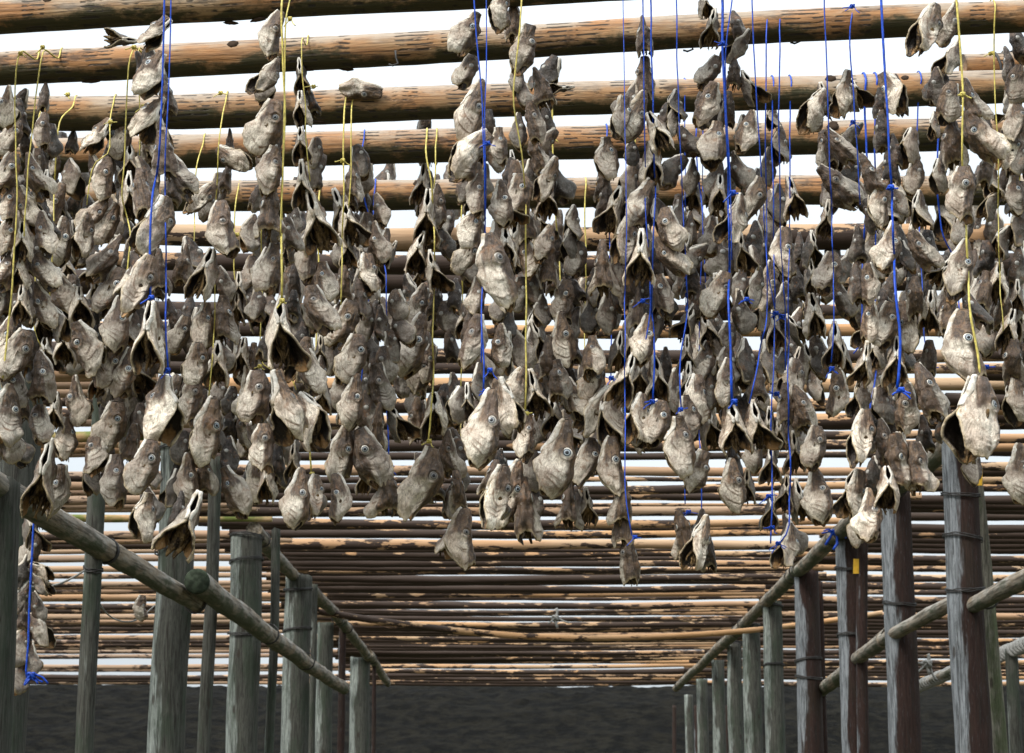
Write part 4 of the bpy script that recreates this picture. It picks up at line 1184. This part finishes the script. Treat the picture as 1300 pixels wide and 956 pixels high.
YEL = [
 (2, "yellow twine tied with a bow at the far left", [(25,62),(20,85),(19,130),(22,260),(15,380),(3,480)], 5, [(26,68)]),
 (2, "yellow twine slanting down from the second log", [(54,60),(46,120),(37,203),(30,300)], 5, [(54,60)]),
 (3, "yellow twine with a curled end on the third log", [(84,117),(75,122),(73,180),(69,240),(68,300),(62,380)], 5, [(86,120)]),
 (3, "yellow twine hidden among the left heads", [(50,120),(48,230),(47,285),(42,420),(52,440)], 4, []),
 (3, "thin yellow twine before the tilted heads", [(137,119),(139,160),(141,200),(118,200),(110,260)], 4, [(140,155)]),
 (2, "yellow twine pair, nearer strand, at the second log", [(170,58),(165,70),(162,110),(158,200),(154,250),(168,300),(160,360)], 5, [(170,60)]),
 (2, "yellow twine pair, farther strand, at the second log", [(175,57),(174,75),(178,125),(178,200)], 4, [(182,135)]),
 (3, "yellow twine with a forked end on the third log", [(281,119),(279,160),(275,230),(272,330),(273,420),(265,505)], 4, [(280,118)]),
 (4, "thin yellow twine at the fourth log, short", [(253,172),(250,210),(247,250),(247,300),(244,350)], 4, []),
 (5, "yellow twine with a side knot on the fifth log", [(299,236),(298,280),(297,350),(303,375)], 4, [(301,298)]),
 (1, "thickest yellow twine, from the topmost log", [(357,-8),(358,40),(361,120),(361,180),(357,260),(358,330),(358,380)], 7, [(358,382)]),
 (1, "second yellow strand beside the thickest twine", [(363,22),(362,70),(361,140),(359,220),(356,300)], 5, [(368,24)]),
 (2, "thin yellow twine above the gaping small head", [(383,44),(382,78),(388,130),(387,165),(394,230)], 4, [(398,110)]),
 (4, "thin yellow twine among the heads below the twine pair", [(333,170),(333,250),(332,374),(330,465),(376,480),(376,495)], 4, [(330,465)]),
 (5, "yellow twine at the low front heads, left centre", [(405,236),(404,400),(393,560),(395,600)], 5, [(396,602)]),
 (3, "yellow twine hanging from the lying head on the third log", [(436,120),(436,180),(436,265),(434,335),(433,387)], 5, [(435,204)]),
 (3, "thin yellow twine beside the lying head's twine", [(446,118),(446,200),(443,265)], 4, []),
 (4, "yellow twine over the double gill spread", [(540,166),(540,200),(548,230),(551,300),(552,345),(549,430),(552,470),(543,560)], 5, [(545,560)]),
 (4, "thin yellow twine right of the double gill spread", [(553,166),(553,220),(551,240)], 4, []),
 (5, "thin straight yellow twine left of the paired blue cords", [(586,235),(586,282),(587,387),(585,495),(585,600)], 4, []),
 (1, "yellow twine behind the first dark head, upper centre", [(662,-5),(660,40),(655,78),(650,130),(665,200),(668,300),(668,470),(666,520)], 5, [(668,525)]),
 (3, "yellow twine right of the central bunch", [(701,118),(702,160),(702,245),(707,300),(712,355),(709,402)], 5, [(700,170)]),
 (5, "thin yellow twine over the dark gap, right of centre", [(743,235),(743,306),(744,360),(742,413),(741,508)], 4, []),
 (4, "thin yellow twine between the pale rounded heads", [(806,168),(806,240),(807,275),(808,375)], 4, []),
 (2, "thin yellow twine with a loose end at the upper right", [(1262,72),(1264,120),(1267,185),(1268,300),(1270,371),(1274,420)], 4, [(1258,68)]),
 (0, "thick yellow twine through the big right heads", [(1214,-15),(1217,40),(1222,115),(1221,200),(1226,280),(1229,355),(1230,400),(1243,450),(1244,485)], 7, [(1222,120)]),
 (3, "yellow twine at the right edge ending low", [(1296,100),(1294,230),(1292,330),(1290,420),(1293,485)], 5, [(1292,487)]),
]
def knot(o, q, mat, r, s, rg, ends=4):
    """a tied tuft with loose ends, one mesh"""
    loc = q - o.location
    vs, fs = [], []
    def tube(pts, rad):
        st0 = len(vs)
        for i, p in enumerate(pts):
            dd = (pts[min(i + 1, len(pts) - 1)] - pts[max(i - 1, 0)]).normalized()
            a1 = dd.cross(Vector((.3, 1, .2))).normalized(); a2 = dd.cross(a1)
            for k in range(6):
                an = k * math.pi / 3
                vs.append(p + (a1 * math.cos(an) + a2 * math.sin(an)) * rad)
        for i in range(len(pts) - 1):
            for k in range(6):
                a, b = st0 + i * 6 + k, st0 + i * 6 + (k + 1) % 6
                fs.append((a, b, b + 6, a + 6))
        fs.append(tuple(st0 + k for k in range(6))[::-1]); e = st0 + (len(pts) - 1) * 6; fs.append(tuple(e + k for k in range(6)))
    # the lump
    pts = [loc + Vector((math.cos(t * 2.1) * s * .32, math.sin(t * 1.7) * s * .3, math.sin(t * 2.9) * s * .25)) for t in np.linspace(0, 9, 36)]
    tube(pts, r * 1.1)
    for k in range(ends):
        a = rg.uniform(-.9, .5) if k % 2 else math.pi - rg.uniform(-.9, .5)
        dv = Vector((math.cos(a), rg.uniform(-.5, .1), math.sin(a)))
        L = s * rg.uniform(.6, 1.7)
        pts = [loc + dv * L * f + Vector((0, 0, -L * .35 * f * f)) + Vector((.1 * math.sin(f * 5 + k), 0, .12 * math.cos(f * 4 + k))) * s for f in np.linspace(0, 1, 8)]
        tube(pts, r * .75)
    link("knot", mesh("knot", vs, fs), o, mat)
def string(kind, pi, lab, pts, wpx, knots, rg):
    mat = M["blue"] if kind == "blue" else M["yellow"]
    d = PD[pi] - .18 if pi in (0, 1) else PD[pi] - .15
    r = pxlen(wpx * .43, d) / 2
    dens = []
    for (x0, y0), (x1, y1) in zip(pts, pts[1:]):
        n = max(1, int(abs(y1 - y0) / 22))
        dens += [(x0 + (x1 - x0) * k / n, y0 + (y1 - y0) * k / n) for k in range(n)]
    dens.append(pts[-1])
    # the cord weaves between the heads lower down
    world = [at(x + rg.uniform(-1, 1), y, d + (.16 * max(0, math.sin(y * .05 + pi + x)) if y > 220 and 2 < i < len(dens) - 3 else 0)) for i, (x, y) in enumerate(dens)]
    # over its own log and down the back
    if pi < len(frontlogs):
        ml = frontlogs[pi].matrix_world
        rad = LR[pi] * 1.06
        top = world[0]
        cx = top.x
        loc = ml.inverted() @ Vector((cx, PD[pi], POLEZ)); c0 = ml @ Vector((loc.x, 0, 0))
        dx = 0
        if world[0].z < c0.z - .04:
            world = [Vector((cx, c0.y - rad * 1.03, c0.z))] + world
        else:
            world = [w for w in world if w.z < c0.z] or world
            world = [Vector((cx, c0.y - rad * 1.03, c0.z))] + world
        arc = [Vector((cx + .0006 * k, c0.y - rad * 1.05 * math.cos(t), c0.z + rad * 1.05 * math.sin(t))) for k, t in enumerate(np.linspace(math.pi * .98, .05, 12))]
        world = arc + world
    pl = subdiv(world, .04)
    for i in range(14, len(pl) - 1):
        pl[i] = pl[i] + Vector((.004 * noise.noise(Vector((i * .35, pi, wpx))), .004 * noise.noise(Vector((i * .3, 5, pi))), 0))
    for _ in range(2):
        pl = [pl[0]] + [(pl[i - 1] + pl[i] * 2 + pl[i + 1]) / 4 for i in range(1, len(pl) - 1)] + [pl[-1]]
    o = cable("blue_cord" if kind == "blue" else "yellow_twine", pl, r, mat)
    tag(o, lab, "cord", "blue cords of the head strings" if kind == "blue" else "yellow twines of the head strings")
    for kx, ky in knots:
        knot(o, at(kx, ky, d - .03), mat, r * .9, pxlen(8 if kind == "blue" else 7, d), rg, rg.choice([2, 3, 4]) if kind == "blue" else 2)
    return o
rg = random.Random(5)
for b in BLUE: string("blue", *b, rg)
for y in YEL: string("yellow", *y, rg)
# low cord at the far left
o = cable("blue_cord", subdiv([at(x, y, 12.95) for x, y in ((44, 640), (41, 700), (39, 735), (37, 775), (36, 815), (33, 850), (35, 868))], .05), pxlen(2.6, 12.95) / 2, M["blue"])
tag(o, "dark blue cord hanging below the lower rail at the far left", "cord", "blue cords of the head strings")
knot(o, at(40, 858, 12.9), M["blue"], .008, pxlen(13, 12.9), rg, 6)
# blue scraps on the sloping rail
for px, py, lab in ((1060, 676, "blue cord scrap draped on the sloping rail"),):
    d = dist_for(py, CAMZ + 3.2) - .12
    o = cable("cord_scrap", subdiv([at(px + a, py + b, d) for a, b in ((-12, 16), (-4, 2), (2, -6), (3, 14), (-2, 22))], .04), .013, M["blue"])
    tag(o, lab, "cord"); knot(o, at(px, py, d), M["blue"], .012, .09, rg, 6)
for px, py, d, n in ((706, 772, 31, "pale cord bundle hanging off a far pole, centre"), (1178, 830, 24, "little white cord bits dangling at the brown posts' foot")):
    pts = [at(px + 1.5 * math.sin(k), py + k * 3.2, d) for k in range(9)]
    o = cable("cord_bundle", subdiv(pts, .03), .016, M["white"]); tag(o, n, "cord")
    knot(o, pts[4], M["white"], .016, .12, rg, 3)
# white cable slung between the posts at the left
def slung(pts, d1, d2, lab):
    n = len(pts) - 1
    w = [at(x, y, d1 + (d2 - d1) * i / n) for i, (x, y) in enumerate(pts)]
    pl = subdiv(w, .05)
    for _ in range(6): pl = [pl[0]] + [(pl[i - 1] + pl[i] * 2 + pl[i + 1]) / 4 for i in range(1, len(pl) - 1)] + [pl[-1]]
    o = cable("white_cable", pl, pxlen(2.4, d1) / 2, M["white"]); tag(o, lab, "cable")
slung([(14, 734), (20, 742), (30, 748), (45, 751), (60, 751), (75, 745), (90, 737), (108, 724)], 13.8, 14.2, "white cable slung in a sag from the left post to the thin post")
slung([(120, 757), (128, 769), (136, 780), (147, 787), (160, 790), (172, 788), (183, 781), (196, 769)], 14.4, 16.5, "white cable loop between the thin post and the thick post")
rg2 = random.Random(3)
o = put_head(4, head_matrix(178, 771, 30, 'rv', 10, 15.6, rg2), .5)
tag(o, "lone small pinkish head stuck on the white cable loop", "fish head")

# ------------------------------------------------------------------ ground, far hill
def grid(name, xs, ys, zf, mat):
    v = [(x, y, zf(x, y)) for y in ys for x in xs]
    n = len(xs)
    f = [(j * n + i, j * n + i + 1, (j + 1) * n + i + 1, (j + 1) * n + i) for j in range(len(ys) - 1) for i in range(n - 1)]
    return link(name, mesh(name, v, f), None, mat)
m = NT("rough_ground"); co = m.coords()
c = m.mix(m.ramp(m.noise(co, .8, 6, .65), .35, .65), (.045, .05, .022), (.085, .075, .05))
GR = m.done(c, .95, .1)
xs = [-3000, -800, -200, -60, -30] + [i * 2 - 20 for i in range(21)] + [30, 60, 200, 800, 3000]
ys = [-3000, -600, -100, -30] + [i * 3 - 15 for i in range(24)] + [75, 100, 200, 800, 3000]
o = grid("ground", xs, ys, lambda x, y: (.05 * noise.noise(Vector((x * .3, y * .3, 0))) if abs(x) < 40 and -20 < y < 70 else 0) - .05, GR)
tag(o, "rough dark grass and gravel under the racks", "ground", kind="structure")
m = NT("dark_lava_hillside"); co = m.coords()
c = m.mix(m.ramp(m.noise(co, .9, 9, .75), .42, .60), (.003, .003, .0025), (.011, .010, .007))
m.bump(m.noise(co, .6, 6, .7), .8, .6)
HL = m.done(c, .95, .05)
def hz(x, y):
    t = max(0, min(1, (y - 105) / 60)); t = t * t * (3 - 2 * t)
    h = CAMZ + 165 * math.tan(PITCH - math.atan((868 - 478) / FPX))
    h += 2.0 * (abs(x) / 80) ** 1.5 * 0
    return -.3 + t * h + t * (.55 * noise.noise(Vector((x * .06, y * .05, 0))) + .30 * noise.noise(Vector((x * .25, y * .2, 4))) + .22 * noise.noise(Vector((x * .8, y * .7, 4))) + .16 * noise.noise(Vector((x * 1.9, y * 1.5, 4))))
xs = [i * .4 - 60 for i in range(301)]; xs = [-90, -80, -70] + xs + [70, 80, 90]; xs = [-600, -300, -150] + xs + [150, 300, 600]
ys = [100 + i * 1.0 for i in range(75)] + [200, 260]
o = grid("hill", xs, ys, hz, HL)
tag(o, "low dark lava hillside behind the racks", "hill", kind="structure")

# ------------------------------------------------------------------ light
SUN_EL, SUN_AZ = 50, 226         # azimuth clockwise from +Y: behind the viewer, to the left
w = bpy.data.worlds.new("World"); scene.world = w; w.use_nodes = True
nt = w.node_tree; bg = nt.nodes["Background"]
sky = nt.nodes.new("ShaderNodeTexSky"); sky.sky_type = "NISHITA"; sky.sun_disc = False
sky.sun_elevation = R(SUN_EL); sky.sun_rotation = R(SUN_AZ)
sky.air_density = 1.0; sky.dust_density = 4.0; sky.ozone_density = 1.0
bw = nt.nodes.new("ShaderNodeRGBToBW"); nt.links.new(sky.outputs[0], bw.inputs[0])
# an even layer of cloud: the sky's own brightness, evened out and nearly white
tint = nt.nodes.new("ShaderNodeMix"); tint.data_type = "RGBA"; tint.blend_type = "MIX"
tint.inputs[0].default_value = .86
ov = nt.nodes.new("ShaderNodeMix"); ov.data_type = "RGBA"; ov.inputs[0].default_value = .75
nt.links.new(bw.outputs[0], ov.inputs[6]); ov.inputs[7].default_value = (8.8, 9.6, 10.2, 1)
nt.links.new(sky.outputs[0], tint.inputs[6]); nt.links.new(ov.outputs[2], tint.inputs[7])
# overcast cloud is brighter overhead than near the horizon
tcw = nt.nodes.new("ShaderNodeTexCoord"); sxw = nt.nodes.new("ShaderNodeSeparateXYZ"); nt.links.new(tcw.outputs["Generated"], sxw.inputs[0])
gr = nt.nodes.new("ShaderNodeMapRange"); nt.links.new(sxw.outputs[2], gr.inputs[0])
gr.inputs[1].default_value = 0; gr.inputs[2].default_value = 1; gr.inputs[3].default_value = .68; gr.inputs[4].default_value = 2.15
nz = nt.nodes.new("ShaderNodeTexNoise"); nt.links.new(tcw.outputs["Generated"], nz.inputs["Vector"]); nz.inputs["Scale"].default_value = 5; nz.inputs["Detail"].default_value = 4
mz = nt.nodes.new("ShaderNodeMapRange"); nt.links.new(nz.outputs[0], mz.inputs[0]); mz.inputs[1].default_value = .3; mz.inputs[2].default_value = .7; mz.inputs[3].default_value = .92; mz.inputs[4].default_value = 1.08
mm = nt.nodes.new("ShaderNodeMath"); mm.operation = "MULTIPLY"; nt.links.new(gr.outputs[0], mm.inputs[0]); nt.links.new(mz.outputs[0], mm.inputs[1])
vs = nt.nodes.new("ShaderNodeVectorMath"); vs.operation = "SCALE"; nt.links.new(tint.outputs[2], vs.inputs[0]); nt.links.new(mm.outputs[0], vs.inputs[3])
nt.links.new(vs.outputs[0], bg.inputs[0]); bg.inputs[1].default_value = .066
sl = bpy.data.lights.new("sun", "SUN"); sl.energy = 1.5; sl.angle = R(16); sl.color = (1, .96, .90)
so = bpy.data.objects.new("sun", sl); col.objects.link(so)
az, el = R(SUN_AZ), R(SUN_EL)
dirv = -Vector((math.sin(az) * math.cos(el), math.cos(az) * math.cos(el), math.sin(el)))
so.rotation_euler = dirv.to_track_quat('-Z', 'Y').to_euler()
so.location = (-6, -8, 20)

scene.view_settings.view_transform = "Standard"; scene.view_settings.look = "None"
scene.view_settings.exposure = 1.12; scene.view_settings.gamma = 1.0
scene.view_settings.use_curve_mapping = False
scene.cycles.max_bounces = 6
scene.cycles.use_denoising = True
